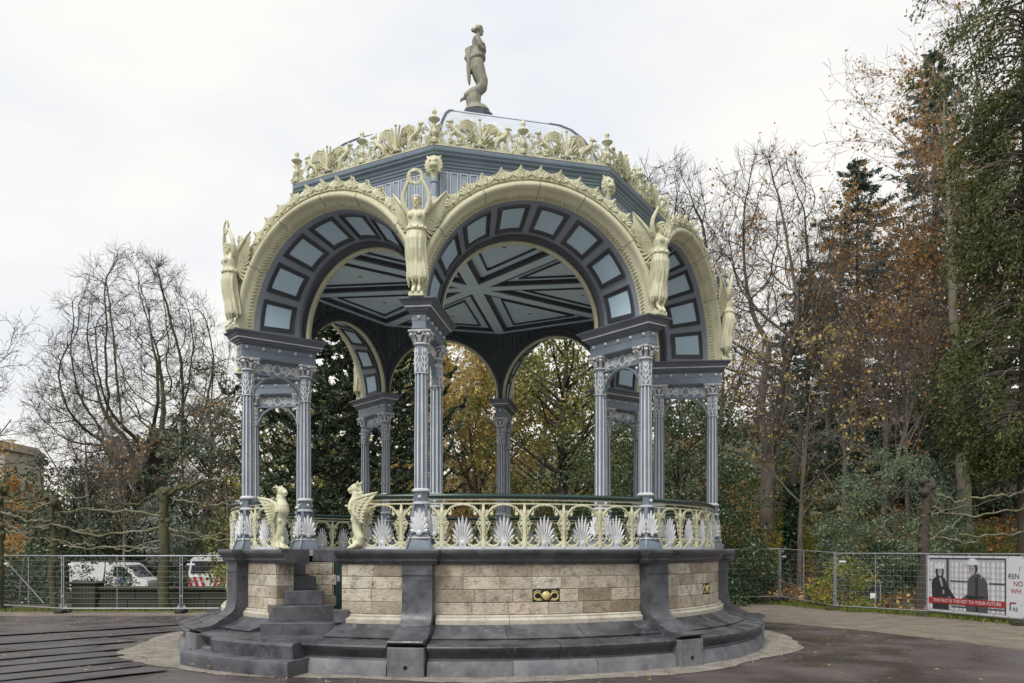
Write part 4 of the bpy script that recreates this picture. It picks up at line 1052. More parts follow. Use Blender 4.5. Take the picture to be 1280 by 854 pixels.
fence_panel((14.13,6.56), (15.15,3.2), 2.0, 'steel fence panel carrying the printed banner', banner=True)
fence_panel((15.15,3.2), (16.2,-.15), 2.0, 'steel fence panel after the banner panel away from the bandstand', banner=True)
fence_panel((12.2,9.3), (14.13,6.56), 2.0, 'steel fence panel in front of the litter bin', zb=.0)
fence_panel((11.33,12.66), (12.2,9.3), 2.02, 'steel fence panel between the litter bin and the low dark bush', za=.14)
fence_panel((7.85,12.4), (11.33,12.66), 2.02, 'steel fence panel in front of the low dark bush', za=.10, zb=.14)
fence_panel((4.4,12.1), (7.85,12.4), 2.0, 'steel fence panel right behind the bandstand', zb=.1)
fence_panel((-14.1,7.85), (-10.14,7.85), 1.92, 'steel fence panel in front of the white van')
fence_panel((-10.14,7.85), (-6.3,8.1), 1.92, 'steel fence panel in front of the striped lorry')
fence_panel((-6.3,8.1), (-2.5,9.4), 1.92, 'steel fence panel behind the stair side of the bandstand')
fl, _, _ = fence_panel((-17.2,9.6), (-14.1,7.85), 1.92, 'steel fence panel with a diagonal brace at the corner')
MB().tube([(.2,.02,1.75),(1.7,.5,.25)], .018, 6).build('diagonal_brace', 'galv', fl, 50)
fence_panel((-20.4,11.2), (-17.2,9.6), 1.92, 'steel fence panel beyond the braced corner panel')

# ---- printed banner on the fence ------------------------------------
th = math.atan2(3.2-6.56, 15.15-14.13); A = Vector((14.13,6.56))
nrm = Vector((sin(th), -cos(th)))*.035
ban = empty('fence_banner', (A.x+nrm.x, A.y+nrm.y, .12), th); tag(ban, 'printed banner with two hard-hatted people in grey tied to the fence', 'banner')
def flat(c, rough=.5): return mat('print_%02d%02d%02d' % tuple(int(v*99) for v in c), c, tuple(v*.93 for v in c), 6, rough, .15, 3, dist=.02)
PW, PG, PD, PR, PM, PX = flat((.62,.63,.67)), flat((.42,.42,.45)), flat((.035,.033,.038)), flat((.36,.035,.03)), flat((.085,.08,.09)), flat((.33,.325,.33))
def wav(x): return .012*sin(x*5)+.008*sin(x*11)
g = MB(); N = 40; H = 1.80
vs = [(5.6*i/N+.02, .0+wav(5.6*i/N)*0, z) for z in (.06, H) for i in range(N+1)]
g.add(vs, [(i,i+1,N+2+i,N+1+i) for i in range(N)]); g.box((2.82,.006,.93),(5.6,.006,1.74)); g.build('vinyl_sheet', PW, ban)
def pr(name, poly, mt, lay):
    g = MB(); g.prism(poly, -.0030*lay-.0008, -.003*lay+.0015-.0008); return g.build(name, mt, ban)
x0, x1, zb_, zt = .09, 2.99, .12, 1.74
def rect(a, b, c, d): return [(a,c),(b,c),(b,d),(a,d)]
pr('print_ground', rect(x0,x1,zb_,zt), PG, 2)
g = MB()
for i in range(17):
    for j in range(10):
        cx, cz = x0+.10+i*.168, zb_+.10+j*.165
        if cz > zt-.08 or abs(cx-.83) < .07: continue
        a_, b_ = (.062, .078) if (i % 2 == 0) else (.034, .07)
        pts = [(cx+a_*cos(t), cz+b_*sin(t)) for t in np.linspace(0, 2*pi, 12, endpoint=False)]
        g.prism(pts, -.0098, -.0083)
stuff(g.build('lattice_print', flat((.64,.64,.67)), ban))
for nm, q in (('frame_print', rect(x0,x1,zt-.05,zt)), ('frame_print', rect(.80,.90,.55,zt)), ('frame_print', rect(x0,.55,1.02,1.06)), ('frame_print', rect(.95,1.65,1.0,1.05)), ('frame_print', rect(2.4,x1,.97,1.02)), ('frame_print', rect(x1-.05,x1,zb_,zt)), ('frame_print', rect(1.0,x1,.22,.27))):
    pr(nm, q, PM, 4)
def ell(cx, cz, a, b, t0=0, t1=2*pi, n=18): return [(cx+a*cos(t), cz+b*sin(t)) for t in np.linspace(t0, t1, n, endpoint=(t1-t0 < 6))]
# two people in coats and helmets, as flat print
pr('coat_print', [(.25,.14),(.22,.60),(.20,.95),(.28,1.08),(.42,1.15),(.58,1.17),(.74,1.10),(.84,.90),(.98,.72),(1.12,.55),(1.22,.47),(1.16,.40),(.98,.50),(.88,.58),(.90,.14)], PD, 5)
pr('hair_print', ell(.535,1.30,.17,.24), PD, 5.6); pr('face_print', ell(.55,1.30,.095,.145), PX, 6.2); pr('helmet_print', ell(.53,1.40,.19,.17,0,pi)+[(.32,1.39)], PW, 7)
pr('scarf_print', [(.50,1.10),(.60,1.12),(.68,.86),(.62,.84)], PX, 6.2); pr('cup_print', rect(.66,.72,.62,.74), PX, 6.2)
pr('coat_print', [(1.58,.14),(1.60,.55),(1.55,.62),(1.42,.52),(1.38,.45),(1.50,.40),(1.60,.45),(1.62,.95),(1.66,1.12),(1.80,1.25),(2.02,1.28),(2.22,1.18),(2.34,1.0),(2.38,.6),(2.36,.14)], PM, 5)
pr('coat_print', [(1.92,.14),(1.90,1.15),(2.0,1.2),(2.02,.14)], PD, 5.4)
pr('hair_print', ell(1.83,1.42,.16,.17), PD, 5.6); pr('face_print', ell(1.79,1.38,.12,.17), PX, 6.2); pr('helmet_print', ell(1.80,1.53,.235,.20,0,pi)+[(1.55,1.51),(1.50,1.53)], PW, 7)
for cx, cz in ((.52,1.33),(.60,1.33),(1.74,1.42),(1.84,1.42)): pr('eye_print', ell(cx,cz,.02,.012,n=8), PD, 7)
for cx, cz in ((.56,1.22),(1.77,1.29)): pr('mouth_print', ell(cx,cz,.035,.012,n=8), PW, 7)
pr('red_band', rect(x0,x1,.32,.50), PR, 8)
def text(body, x, z, size, mt, lay, parent=ban, name='lettering', align='LEFT', base_y=0, rz=0):
    c = bpy.data.curves.new('t', 'FONT'); c.body = body; c.size = size; c.align_x = align; c.extrude = .0007
    o = bpy.data.objects.new('t', c); COL.objects.link(o)
    me = bpy.data.meshes.new_from_object(o.evaluated_get(bpy.context.evaluated_depsgraph_get())); bpy.data.objects.remove(o)
    me.materials.clear(); me.materials.append(mt)
    q = link(name, me, parent, (x, base_y-.003*lay-.0008, z)); q.rotation_euler = (pi/2, 0, rz); return stuff(q) if len(body) > 1 else q
o = text('THE PAST IS THE KEY TO YOUR FUTURE', 1.56, .365, .142, PW, 9, align='CENTER')
text('JOBS', 2.12, 1.17, .17, PW, 8)
text('I', 3.40, 1.38, .20, PR, 2); text('REN', 3.05, 1.17, .20, PD, 2); text('NO', 3.22, .96, .20, PR, 2); text('WH', 3.14, .75, .20, PR, 2)
pr('logo_bar', rect(3.10,3.32,.46,.50), PR, 2); pr('logo_bar', rect(3.10,3.14,.26,.458), PD, 2); text('RE', 3.20,.25,.16,PM,2)
for i in range(12):
    for z in (.09, 1.77): MB().lathe([(.018,-.003),(.018,.003)], 8, M=Matrix.Translation((.06+.5*i,-.006,z)) @ Matrix.Rotation(pi/2,4,'X')).build('eyelet', 'galv', ban)

# ---- litter bin -------------------------------------------------------
p = P(1090,760,30.6); lb = empty('litter_bin', (p.x, p.y, hill(p.x,p.y)), -.3); tag(lb, 'dark litter bin in a bent steel tube frame behind the fence', 'litter bin')
g = MB(); g.box((0,0,.50),(.42,.34,.62), ch=.03); g.build('bin_body', 'rubber', lb)
g = MB(); g.tube([(.27,0,0),(.27,0,.85),(.22,0,.93),(-.12,0,.95),(-.22,0,.93)], .022, 8); g.build('frame', 'galv', lb, 50)
MB().box((0,-.176,.66),(.26,.012,.14), ch=.004).build('opening', 'black', lb)  # no slot is cut; a black slab paints the dark inside
MB().box((.02,-.178,.42),(.2,.008,.2), ch=.003).build('notice', 'vanwhite', lb)

# ---- low stone wall, vehicles, far house on the left -----------------
wl_ = empty('garden_wall', (X_(110,31), CAMY+31, -.05)); tag(wl_, 'low dark mossy stone wall with a square end pillar behind the fence', 'wall')
MB().box((0,0,.45),(.85,.7,.95), ch=.03).build('pillar', 'stonewall', wl_); MB().box((0,0,.96),(1.0,.84,.10), ch=.03).build('pillar_cap', 'stonewall', wl_)
for r_ in range(2):
    x = .45
    while x < 11:
        w = random.Random(int(x*10)+r_).uniform(.9,1.6); MB().box((x+w/2,.05+.03*(r_),.17+.34*r_),(w-.015,.5-.06*r_,.33), ch=.02).build('wall_stone', 'stonewall', wl_); x += w
x = .45
while x < 11: MB().box((x+.7,.05,.755),(1.385,.62,.13), ch=.025).build('coping_slab', 'stonewall', wl_); x += 1.4
def wheel(parent, x, y, r=.33, w=.22):
    M_ = Matrix.Translation((x, y, r)) @ Matrix.Rotation(pi/2, 4, 'X')
    t = MB().lathe([(r*.62,-w/2),(r*.94,-w/2),(r,-w*.3),(r,w*.3),(r*.94,w/2),(r*.62,w/2)], 20, M=M_).build('wheel', 'tyre', parent, 40)
    MB().lathe([(.04,-w*.42),(r*.6,-w*.36),(r*.62,w*.36),(.04,w*.42)], 16, M=M_).build('rim', 'galv', t, 40)
vx, vd = X_(147,50), 50
van = empty('van', (vx, CAMY+vd, -.62), -.12); tag(van, 'white delivery van parked behind the garden wall', 'van')
g = MB(); side = [(-2.4,.35),(2.35,.35),(2.4,.75),(2.35,.98),(1.72,1.14),(1.02,1.86),(.78,1.98),(-2.3,2.02),(-2.4,1.9)]
g.prism(side, -.92, .92); g.build('body', 'vanwhite', van, 20)
g = MB(); g.add([(1.72,-.80,1.17),(1.72,.80,1.17),(1.06,.72,1.83),(1.06,-.72,1.83)], [(0,1,2,3)]); g.v = [(x+.012,y,z+.012) for x,y,z in g.v]; g.build('windscreen', 'glass', van)
for y in (-.925,.925):
    g = MB(); g.prism([(.35,1.18),(1.45,1.18),(.95,1.74),(.35,1.78)], y-.006, y+.006); g.build('side_window', 'glass', van)
    MB().box((1.35,y*1.08,1.25),(.12,.14,.24), ch=.03).build('mirror', 'rubber', van)
    g = MB(); g.box((2.33,y*.8,.85),(.12,.3,.2), ch=.03); g.build('headlight', 'lampw', van)
    for x in (-1.5,1.5): wheel(van, x, y*.9)
MB().box((.9,-.928,.95),(.45,.008,.28)).build('decal', 'blueprint', van); MB().box((2.40,0,.5),(.08,1.7,.22), ch=.03).build('bumper', 'rubber', van)
lo = empty('lorry', (X_(266,50), CAMY+50, -.80), .12); tag(lo, 'white lorry with dark windscreen and red-white striped bumper behind the wall', 'lorry')
g = MB(); g.prism([(-1.12,.5),(1.12,.5),(1.15,1.6),(1.02,2.36),(.85,2.5),(-.85,2.5),(-1.02,2.36),(-1.15,1.6)], -.9, .9); g.build('cab', 'vanwhite', lo, 20)
g = MB(); g.prism([(-1.03,1.55),(1.03,1.55),(.93,2.25),(-.93,2.25)], -.92, -.905); g.build('windscreen', 'glass', lo)
MB().box((0,2.9,1.75),(2.3,3.8,2.0), ch=.03).build('cargo_box', 'vanwhite', lo)
MB().box((0,-.93,1.08),(2.2,.06,.62), ch=.01).build('bumper', 'vanwhite', lo)
for s in (-1,1):
    for i in range(3): g = MB(); x = s*(.2+.34*i); g.prism([(x,.79),(x+s*.17,.79),(x+s*.36,1.37),(x+s*.19,1.37)], -.972, -.963); g.build('red_stripe', 'redpaint', lo)
    MB().box((s*1.25,-.8,1.9),(.16,.12,.42), ch=.03).build('mirror', 'rubber', lo); MB().box((s*.9,-.94,.62),(.3,.06,.16), ch=.02).build('headlight', 'lampw', lo)
    for y in (-.1,3.2): wheel(lo, s*1.0, y, .45, .28) if 0 else None
for s in (-1,1):
    for y in (0,3.4):
        M_ = Matrix.Translation((s*1.0, y, .45)) @ Matrix.Rotation(pi/2, 4, 'Y')
        t = MB().lathe([(.28,-.14),(.43,-.14),(.45,-.08),(.45,.08),(.43,.14),(.28,.14)], 20, M=M_).build('wheel', 'tyre', lo, 40); MB().lathe([(.04,-.11),(.28,-.1),(.28,.1),(.04,.11)], 14, M=M_).build('rim', 'galv', t, 40)
hb = empty('house', (X_(-44,118), CAMY+118, -1)); tag(hb, 'beige rendered house far behind the trees by the road', 'house')
MB().box((0,5,8.4),(11,10,17), ch=.02).build('wall', 'render', hb)
g = MB(); g.prism([(-6,16.9),(6,16.9),(4.2,18.4),(-4.2,18.4)], -.4, 10.4); g.build('roof', 'bark', hb)
for i in range(3):
    for j in range(4):
        w_ = MB().box((-3.4+3.4*i,-.03,3+3.7*j),(1.3,.08,2.0)).build('window', 'vanwhite', hb); MB().box((-3.4+3.4*i,-.08,3+3.7*j),(1.05,.04,1.75)).build('pane', 'glass', w_)
# ============================================================ vegetation
def np_mesh(name, V, F, mats, tint=None, midx=None, smooth=False):
    me = bpy.data.meshes.new(name); V = np.asarray(V, np.float32); F = np.asarray(F, np.int32); nf, k = F.shape
    me.vertices.add(len(V)); me.vertices.foreach_set('co', V.ravel())
    me.loops.add(nf*k); me.loops.foreach_set('vertex_index', F.ravel())
    me.polygons.add(nf); me.polygons.foreach_set('loop_start', np.arange(nf, dtype=np.int32)*k)
    for q in mats: me.materials.append(MT[q] if isinstance(q, str) else q)
    if midx is not None: me.polygons.foreach_set('material_index', np.asarray(midx, np.int32))
    if smooth: me.polygons.foreach_set('use_smooth', np.ones(nf, bool))
    me.update(calc_edges=True)
    if tint is not None:
        a = me.attributes.new('tint', 'FLOAT', 'FACE'); a.data.foreach_set('value', np.asarray(tint, np.float32))
    return me
def tubes_np(groups):
    """groups: {(k, sides): (list of (k,3) points, list of (k,) radii)}"""
    Vs, Fs, off = [], [], 0
    for (k, s), (pl, rl) in groups.items():
        Pn = np.array(pl, float); Rn = np.array(rl, float); N = len(Pn)
        t = np.gradient(Pn, axis=1); t /= np.linalg.norm(t, axis=2, keepdims=True)+1e-9
        ref = np.where(np.abs(t[..., 2:3]) > .9, np.array([1., .1, 0]), np.array([.1, .05, 1.]))
        u = np.cross(t, ref); u /= np.linalg.norm(u, axis=2, keepdims=True)+1e-9; w = np.cross(t, u)
        a = np.arange(s)*2*np.pi/s
        V = Pn[:, :, None, :]+(u[:, :, None, :]*np.cos(a)[None, None, :, None]+w[:, :, None, :]*np.sin(a)[None, None, :, None])*Rn[:, :, None, None]
        base = off+np.arange(N)[:, None, None]*k*s; i = np.arange(k-1)[None, :, None]; j = np.arange(s)[None, None, :]
        F = np.stack([base+i*s+j, base+i*s+(j+1) % s, base+(i+1)*s+(j+1) % s, base+(i+1)*s+j], -1).reshape(-1, 4)
        Vs.append(V.reshape(-1, 3)); Fs.append(F); off += N*k*s
    return np.concatenate(Vs), np.concatenate(Fs)
def unit(v): return v/(np.linalg.norm(v, axis=-1, keepdims=True)+1e-9)
class Skel:
    def __init__(s): s.g = {}; s.tips = []; s.segs = []
    def add(s, pts, rad, sides):
        q = s.g.setdefault((len(pts), sides), ([], [])); q[0].append(pts); q[1].append(rad)
def grow(sk, rs, p, d, L, r, lev, cfg):
    c = cfg[lev]; k = c['k']; pts = [p]; dirs = [d]
    for i in range(k-1):
        d = unit(d+rs.normal(0, c['wig'], 3)+np.array([0, 0, c['up']])); p = p+d*L/(k-1); pts.append(p); dirs.append(d)
    last = lev == len(cfg)-1
    rad = r*(1-np.linspace(0, 1, k)*(1-c.get('end', .35)))
    sk.add(np.array(pts), rad, c['s'])
    if lev >= len(cfg)-2: sk.segs.append((np.array(pts), lev))
    if last: sk.tips.append(pts[-1]); return
    n = c['n']; n = rs.integers(n[0], n[1]+1)
    ph = rs.uniform(0, 6.28)
    for j in range(n):
        t = c['t0']+(1-c['t0'])*((j+rs.uniform(.2, .8))/n); x = t*(k-1); i = min(int(x), k-2); f = x-i
        q = pts[i]*(1-f)+pts[i+1]*f; dd = dirs[i+1]
        a = ph+j*2.4+rs.uniform(-.5, .5); e1 = unit(np.cross(dd, np.array([.3, .2, 1.]) if abs(dd[2]) < .95 else np.array([1., 0, 0]))); e2 = np.cross(dd, e1)
        ang = rs.uniform(*c['ang']); nd = unit(dd*cos(ang)+(e1*cos(a)+e2*sin(a))*sin(ang))
        rr = r*(1-t*(1-c.get('end', .35)))
        grow(sk, rs, q, nd, L*rs.uniform(*c['len'])*(1-c.get('tap', .45)*t), rr*c.get('rr', .55), lev+1, cfg)
    if c.get('cont'):
        grow(sk, rs, pts[-1], dirs[-1], L*c['cont'], rad[-1], lev+1, cfg)
def cards(rs, pos, L, W, tilt=None, droop=0.0):
    n = len(pos); a = unit(rs.normal(0, 1, (n, 3))+np.array([0, 0, -droop])); b = unit(np.cross(a, unit(rs.normal(0, 1, (n, 3)))))
    if tilt is not None: a = unit(a*(1-tilt[1])+tilt[0]*tilt[1]); b = unit(np.cross(a, rs.normal(0, 1, (n, 3))))
    s = rs.uniform(.65, 1.35, (n, 1)); l = a*L*s/2; w = b*W*s/2
    V = np.stack([pos-l, pos+w-l*.1, pos+l, pos-w-l*.1], 1).reshape(-1, 3); F = np.arange(n*4).reshape(-1, 4); return V, F
def clumps(rs, centers, radii, per, L, W, flat=.75, hollow=.35):
    """leaf cards in rough balls round the given centres"""
    n = len(centers)*per; c = np.repeat(centers, per, 0); r = np.repeat(radii, per)[:, None]
    d = unit(rs.normal(0, 1, (n, 3))); q = (hollow+(1-hollow)*rs.uniform(0, 1, (n, 1))**.6)*rs.uniform(.75, 1.15, (n, 1)); d[:, 2] *= flat
    return cards(rs, c+d*q*r, L, W)
def envelope(rs, n, prof, x0=0, y0=0, lump=.25, seed=0, inner=.45):
    """n points filling a crown: prof = [(z, radius)...]"""
    z = np.array([p[0] for p in prof]); rr = np.array([p[1] for p in prof]); o = []
    cum = np.cumsum((rr**1.3+.05)); zz = np.interp(rs.uniform(0, cum[-1], n), np.concatenate([[0], cum]), np.concatenate([[z[0]], z]))
    a = rs.uniform(0, 2*np.pi, n); r = np.interp(zz, z, rr)*(inner+(1-inner)*np.sqrt(rs.uniform(0, 1, n)))
    ph = seed*1.7; r *= 1+lump*np.sin(a*3+zz*.9+ph)*np.sin(zz*1.3+a*2+ph)
    return np.stack([x0+r*np.cos(a), y0+r*np.sin(a), zz], 1)
def join(parts):
    V, F, T, o = [], [], [], 0
    for v, f in parts: V.append(v); F.append(f+o); o += len(v)
    return np.concatenate(V), np.concatenate(F)
def tintof(rs, n, per=None, spread=.28):
    """tints that vary by clump and by leaf"""
    if per: b = np.repeat(rs.uniform(.1, .9, n//per+1), per)[:n]
    else: b = rs.uniform(.2, .8, n)
    return np.clip(b*.6+.2+rs.normal(0, spread*.5, n), 0, 1)

LEAF = {
 'dark': leafmat('dark_evergreen_leaf', [(0.021,0.039,0.021),(0.039,0.068,0.030),(0.068,0.106,0.046),(0.149,0.191,0.116)], .35, .15, .5),
 'holly': leafmat('glossy_holly_leaf', [(.022,.044,.020),(.042,.075,.032),(.072,.11,.05),(.13,.165,.105)], .34, .12, .5),
 'olive': leafmat('olive_oak_leaf', [(0.056,0.078,0.027),(0.124,0.151,0.044),(0.235,0.235,0.066),(0.469,0.386,0.098)], .45, .3),
 'yellow': leafmat('yellow_autumn_leaf', [(0.250,0.181,0.056),(0.450,0.338,0.106),(0.650,0.512,0.188),(0.800,0.700,0.325)], .5, .45),
 'rust': leafmat('rust_autumn_leaf', [(.22,.11,.045),(.40,.21,.075),(.56,.34,.12),(.65,.48,.22)], .55, .5),
 'fir': leafmat('fir_needles', [(0.040,0.069,0.060),(0.069,0.109,0.092),(0.109,0.161,0.132),(0.172,0.230,0.178)], .5, .15),
 'yew': leafmat('yew_foliage', [(.022,.034,.012),(.05,.068,.022),(.10,.12,.036),(.19,.20,.06)], .5, .25),
 'rhodo': leafmat('rhododendron_leaf', [(0.072,0.114,0.066),(0.126,0.180,0.108),(0.192,0.258,0.156),(0.312,0.372,0.252)], .38, .2, .5),
 'shrub': leafmat('yellow_green_leaf', [(0.064,0.091,0.022),(0.164,0.200,0.040),(0.364,0.346,0.073),(0.655,0.491,0.109)], .5, .4),
 'monkey': leafmat('monkey_puzzle_scale', [(0.019,0.036,0.020),(0.032,0.065,0.030),(0.065,0.105,0.046),(0.173,0.219,0.103)], .4, .08, .5),
 'cedar': leafmat('cedar_needles', [(0.042,0.065,0.042),(0.077,0.108,0.070),(0.125,0.154,0.096),(0.192,0.211,0.125)], .5, .2),
 'grey': leafmat('silver_grey_leaf', [(0.084,0.108,0.090),(0.156,0.180,0.156),(0.240,0.264,0.240),(0.360,0.384,0.360)], .5, .2),
 'litter': leafmat('fallen_leaf', [(0.083,0.045,0.024),(0.195,0.090,0.042),(0.360,0.173,0.068),(0.630,0.405,0.135)], .7, .2),
 'ivy': leafmat('ivy_leaf', [(0.013,0.029,0.016),(0.024,0.051,0.024),(0.048,0.080,0.035),(0.080,0.120,0.056)], .35, .15),
}
def tree(name, label, group, loc, sk, barkm, leaf=None, cat='tree', leafname='crown', rz=0, twig=None):
    t = empty(name, loc, rz); tag(t, label, cat, group)
    if sk is not None and sk.g:
        V, F = tubes_np({k: v for k, v in sk.g.items() if k[1] >= 5} or sk.g); link('trunk', np_mesh('trunk', V, F, [barkm], smooth=True), t)
        thin = {k: v for k, v in sk.g.items() if k[1] < 5}
        if thin and len(thin) != len(sk.g):
            V, F = tubes_np(thin); link('branches', np_mesh('branches', V, F, [twig or (barkm if not leaf else 'twig')]), t)
    if leaf is not None:
        for nm, (V, F, T, mt) in leaf.items(): link(nm, np_mesh(nm, V, F, [LEAF[mt]], T), t)
    return t
def bare_cfg(spread=.6, up=.06, dens=1.0, wig=.10, fine=0):
    return [dict(k=9, s=9, n=(int(9*dens), int(11*dens)), t0=.28, ang=(.35*spread/.6, .85*spread/.6), len=(.55, .75), up=.02, wig=.05, tap=.35, end=.08, rr=.55),
            dict(k=8, s=6, n=(7+fine, 9+fine), t0=.2, ang=(.4, .9), len=(.38, .6), up=up, wig=wig, tap=.35, end=.25, rr=.5),
            dict(k=6, s=4, n=(6+fine, 8+fine), t0=.15, ang=(.4, 1.0), len=(.4, .65), up=up*.7, wig=.16, tap=.3, end=.3, rr=.5),
            dict(k=5, s=3, n=(3+fine, 5+fine), t0=.15, ang=(.4, 1.0), len=(.4, .7), up=up*.4, wig=.2, tap=.3, end=.35, rr=.6),
            dict(k=3, s=3, n=(0, 0), t0=0, ang=(0, 0), len=(0, 0), up=.02, wig=.22, end=.4)]
def bare_tree(name, label, group, px, d, top, seed, r=.3, spread=.6, up=.06, dens=1.0, bark='bark', leaf=None, nleaf=0, lsize=.14, wig=.10, lean=(0,0), crownbias=None, base=None, minr=None, frac=.62, fine=0, twig=None):
    rs = np.random.default_rng(seed); x, y = X_(px, d), CAMY+d; z = hill(x, y) if base is None else base
    H = Z_(top, d)-z; sk = Skel(); grow(sk, rs, np.zeros(3), unit(np.array([lean[0], lean[1], 1.])), H*frac, r, 0, bare_cfg(spread, up, dens, wig, fine))
    zm = max(t[2] for t in sk.tips); s = H/zm
    for kk, (pl, rl) in sk.g.items():
        sk.g[kk] = ([p*s for p in pl], [np.maximum(q, .0085*(d/45)) if kk[1] < 5 else np.maximum(q, .012) for q in rl])
    lf = None
    if nleaf:
        tp = np.concatenate([a*s for a, l in sk.segs]); 
        if crownbias: tp = tp[(tp[:, 2] > crownbias[0]*H) & (tp[:, 2] < crownbias[1]*H)]
        # leaves hang on in patches
        w = .5+.5*np.sin(tp[:, 0]*1.1+seed)*np.sin(tp[:, 2]*.8+seed)*np.sin(tp[:, 1]*.9); w = np.clip(w, .05, 1)**2; w /= w.sum()
        pos = tp[rs.choice(len(tp), nleaf, p=w)]+rs.normal(0, .12, (nleaf, 3))
        V, F = cards(rs, pos, lsize, lsize*.75, droop=.4); lf = {'leaves': (V, F, tintof(rs, nleaf), leaf)}
    return tree(name, label, group, (x, y, z-.05), sk, bark, lf, twig=twig)
def crown_tree(name, label, group, px, d, top, seed, prof, r=.4, bark='bark', twig='twigdark', natt=1300, fork=.22, leaf=None, nleaf=0, lsize=.16, step=.42, infl=3.2, leads=1, off=(0,0), twl=(.5,1.1), ntw=5, minr=None, spr=.32):
    """bare tree grown towards points spread through its crown volume"""
    rs = np.random.default_rng(seed); x, y = X_(px, d), CAMY+d; z = hill(x, y); H = Z_(top, d)-z
    A = envelope(rs, natt, [(a*H, b) for a, b in prof], lump=.16, seed=seed, inner=.25); A[:, 0] += off[0]; A[:, 1] += off[1]
    nodes = []; par = []
    n0 = int(fork*H/step)
    for i in range(n0+1): nodes.append(np.array([.10*sin(i*.5+seed), .08*cos(i*.4+seed), i*step])); par.append(i-1)
    for l in range(leads):                                    # leaders that split low down
        a = 2*np.pi*l/max(1, leads)+seed; q = n0; p = nodes[n0]; dd = unit(np.array([cos(a)*spr, sin(a)*spr, 1.]))
        for i in range(int(.30*H/step)):
            dd = unit(dd+rs.normal(0, .07, 3)+np.array([0, 0, .02])); p = p+dd*step; nodes.append(p); par.append(q); q = len(nodes)-1
    N = np.array(nodes); alive = np.ones(len(A), bool); near = np.full(len(A), 1e9); idx = np.zeros(len(A), int); done = 0
    for it in range(120):
        new = N[done:]
        if len(new) == 0: break
        D = np.linalg.norm(A[:, None, :]-new[None], axis=2); j = D.argmin(1); dm = D[np.arange(len(A)), j]; u = dm < near; near[u] = dm[u]; idx[u] = j[u]+done; done = len(N)
        alive &= near > step*1.25; act = alive & (near < infl+it*.25)
        if not act.any(): break
        dirs = {}
        for k in np.where(act)[0]: dirs.setdefault(idx[k], []).append(unit(A[k]-N[idx[k]]))
        add = []
        for k, v in dirs.items():
            pd_ = unit(N[k]-N[par[k]]) if k > 0 else np.array([0, 0, 1.]); m_ = unit(unit(np.mean(v, 0))+pd_*.75+rs.normal(0, .13, 3)+np.array([0, 0, .04])); add.append(N[k]+m_*step); par.append(k)
        N = np.concatenate([N, np.array(add)])
    n = len(N); par = np.array(par[:n]); ch = [[] for _ in range(n)]; cnt = np.zeros(n)
    for i in range(n-1, 0, -1): ch[par[i]].append(i)
    for i in range(n-1, -1, -1):
        cnt[i] = max(1., cnt[i])
        if i: cnt[par[i]] += cnt[i]
    rad = r*(cnt/cnt[0])**.56; rad = np.maximum(rad, minr or .012*d/45); sk = Skel()
    stack = [(0, None)]
    while stack:
        i, p0 = stack.pop(); pl = [] if p0 is None else [p0]; pl.append(i)
        while len(ch[i]) == 1: i = ch[i][0]; pl.append(i)
        for c in ch[i]: stack.append((c, i))
        if len(pl) > 1:
            pts = N[pl]; rr = rad[pl].copy(); 
            if p0 is not None: rr[0] = min(rr[0], rr[1]*1.25)
            for a in range(0, len(pl)-1, 5):
                q = slice(a, min(a+6, len(pl)))
                if len(pts[q]) > 1: sk.add(pts[q], rr[q], 9 if rr[q].max() > .12 else 5 if rr[q].max() > .05 else 4)
    base_r = minr or .012*d/45; ends = [i for i in range(n) if len(ch[i]) == 0 or (cnt[i] < 6 and i % 2)]
    segs = []
    for i in ends:
        dd0 = unit(N[i]-N[par[i]])
        for t in range(ntw if not ch[i] else 2):
            dd = unit(dd0+rs.normal(0, .55, 3)+np.array([0, 0, .12])); l = rs.uniform(*twl); p1 = N[i]+dd*l*.5; dd = unit(dd+rs.normal(0, .3, 3)+np.array([0, 0, .15])); p2 = p1+dd*l*.5
            sk.add(np.array([N[i], p1, p2]), base_r*np.array([.85, .65, .4]), 3); segs.append(p1); segs.append(p2)
            if rs.uniform() < .6: e = p1+unit(dd+rs.normal(0, .7, 3))*l*.4; sk.add(np.array([p1, (p1+e)/2+rs.normal(0, .03, 3), e]), base_r*np.array([.6, .5, .35]), 3); segs.append(e)
    lf = None
    if nleaf:
        tp = np.array(segs); w = np.clip(.5+.5*np.sin(tp[:, 0]*1.1+seed)*np.sin(tp[:, 2]*.8+seed)*np.sin(tp[:, 1]*.9), .05, 1)**2; pos = tp[rs.choice(len(tp), nleaf, p=w/w.sum())]+rs.normal(0, .12, (nleaf, 3))
        V, F = cards(rs, pos, lsize, lsize*.75, droop=.4); lf = {'leaves': (V, F, tintof(rs, nleaf), leaf)}
    return tree(name, label, group, (x, y, z-.05), sk, bark, lf, twig=twig)
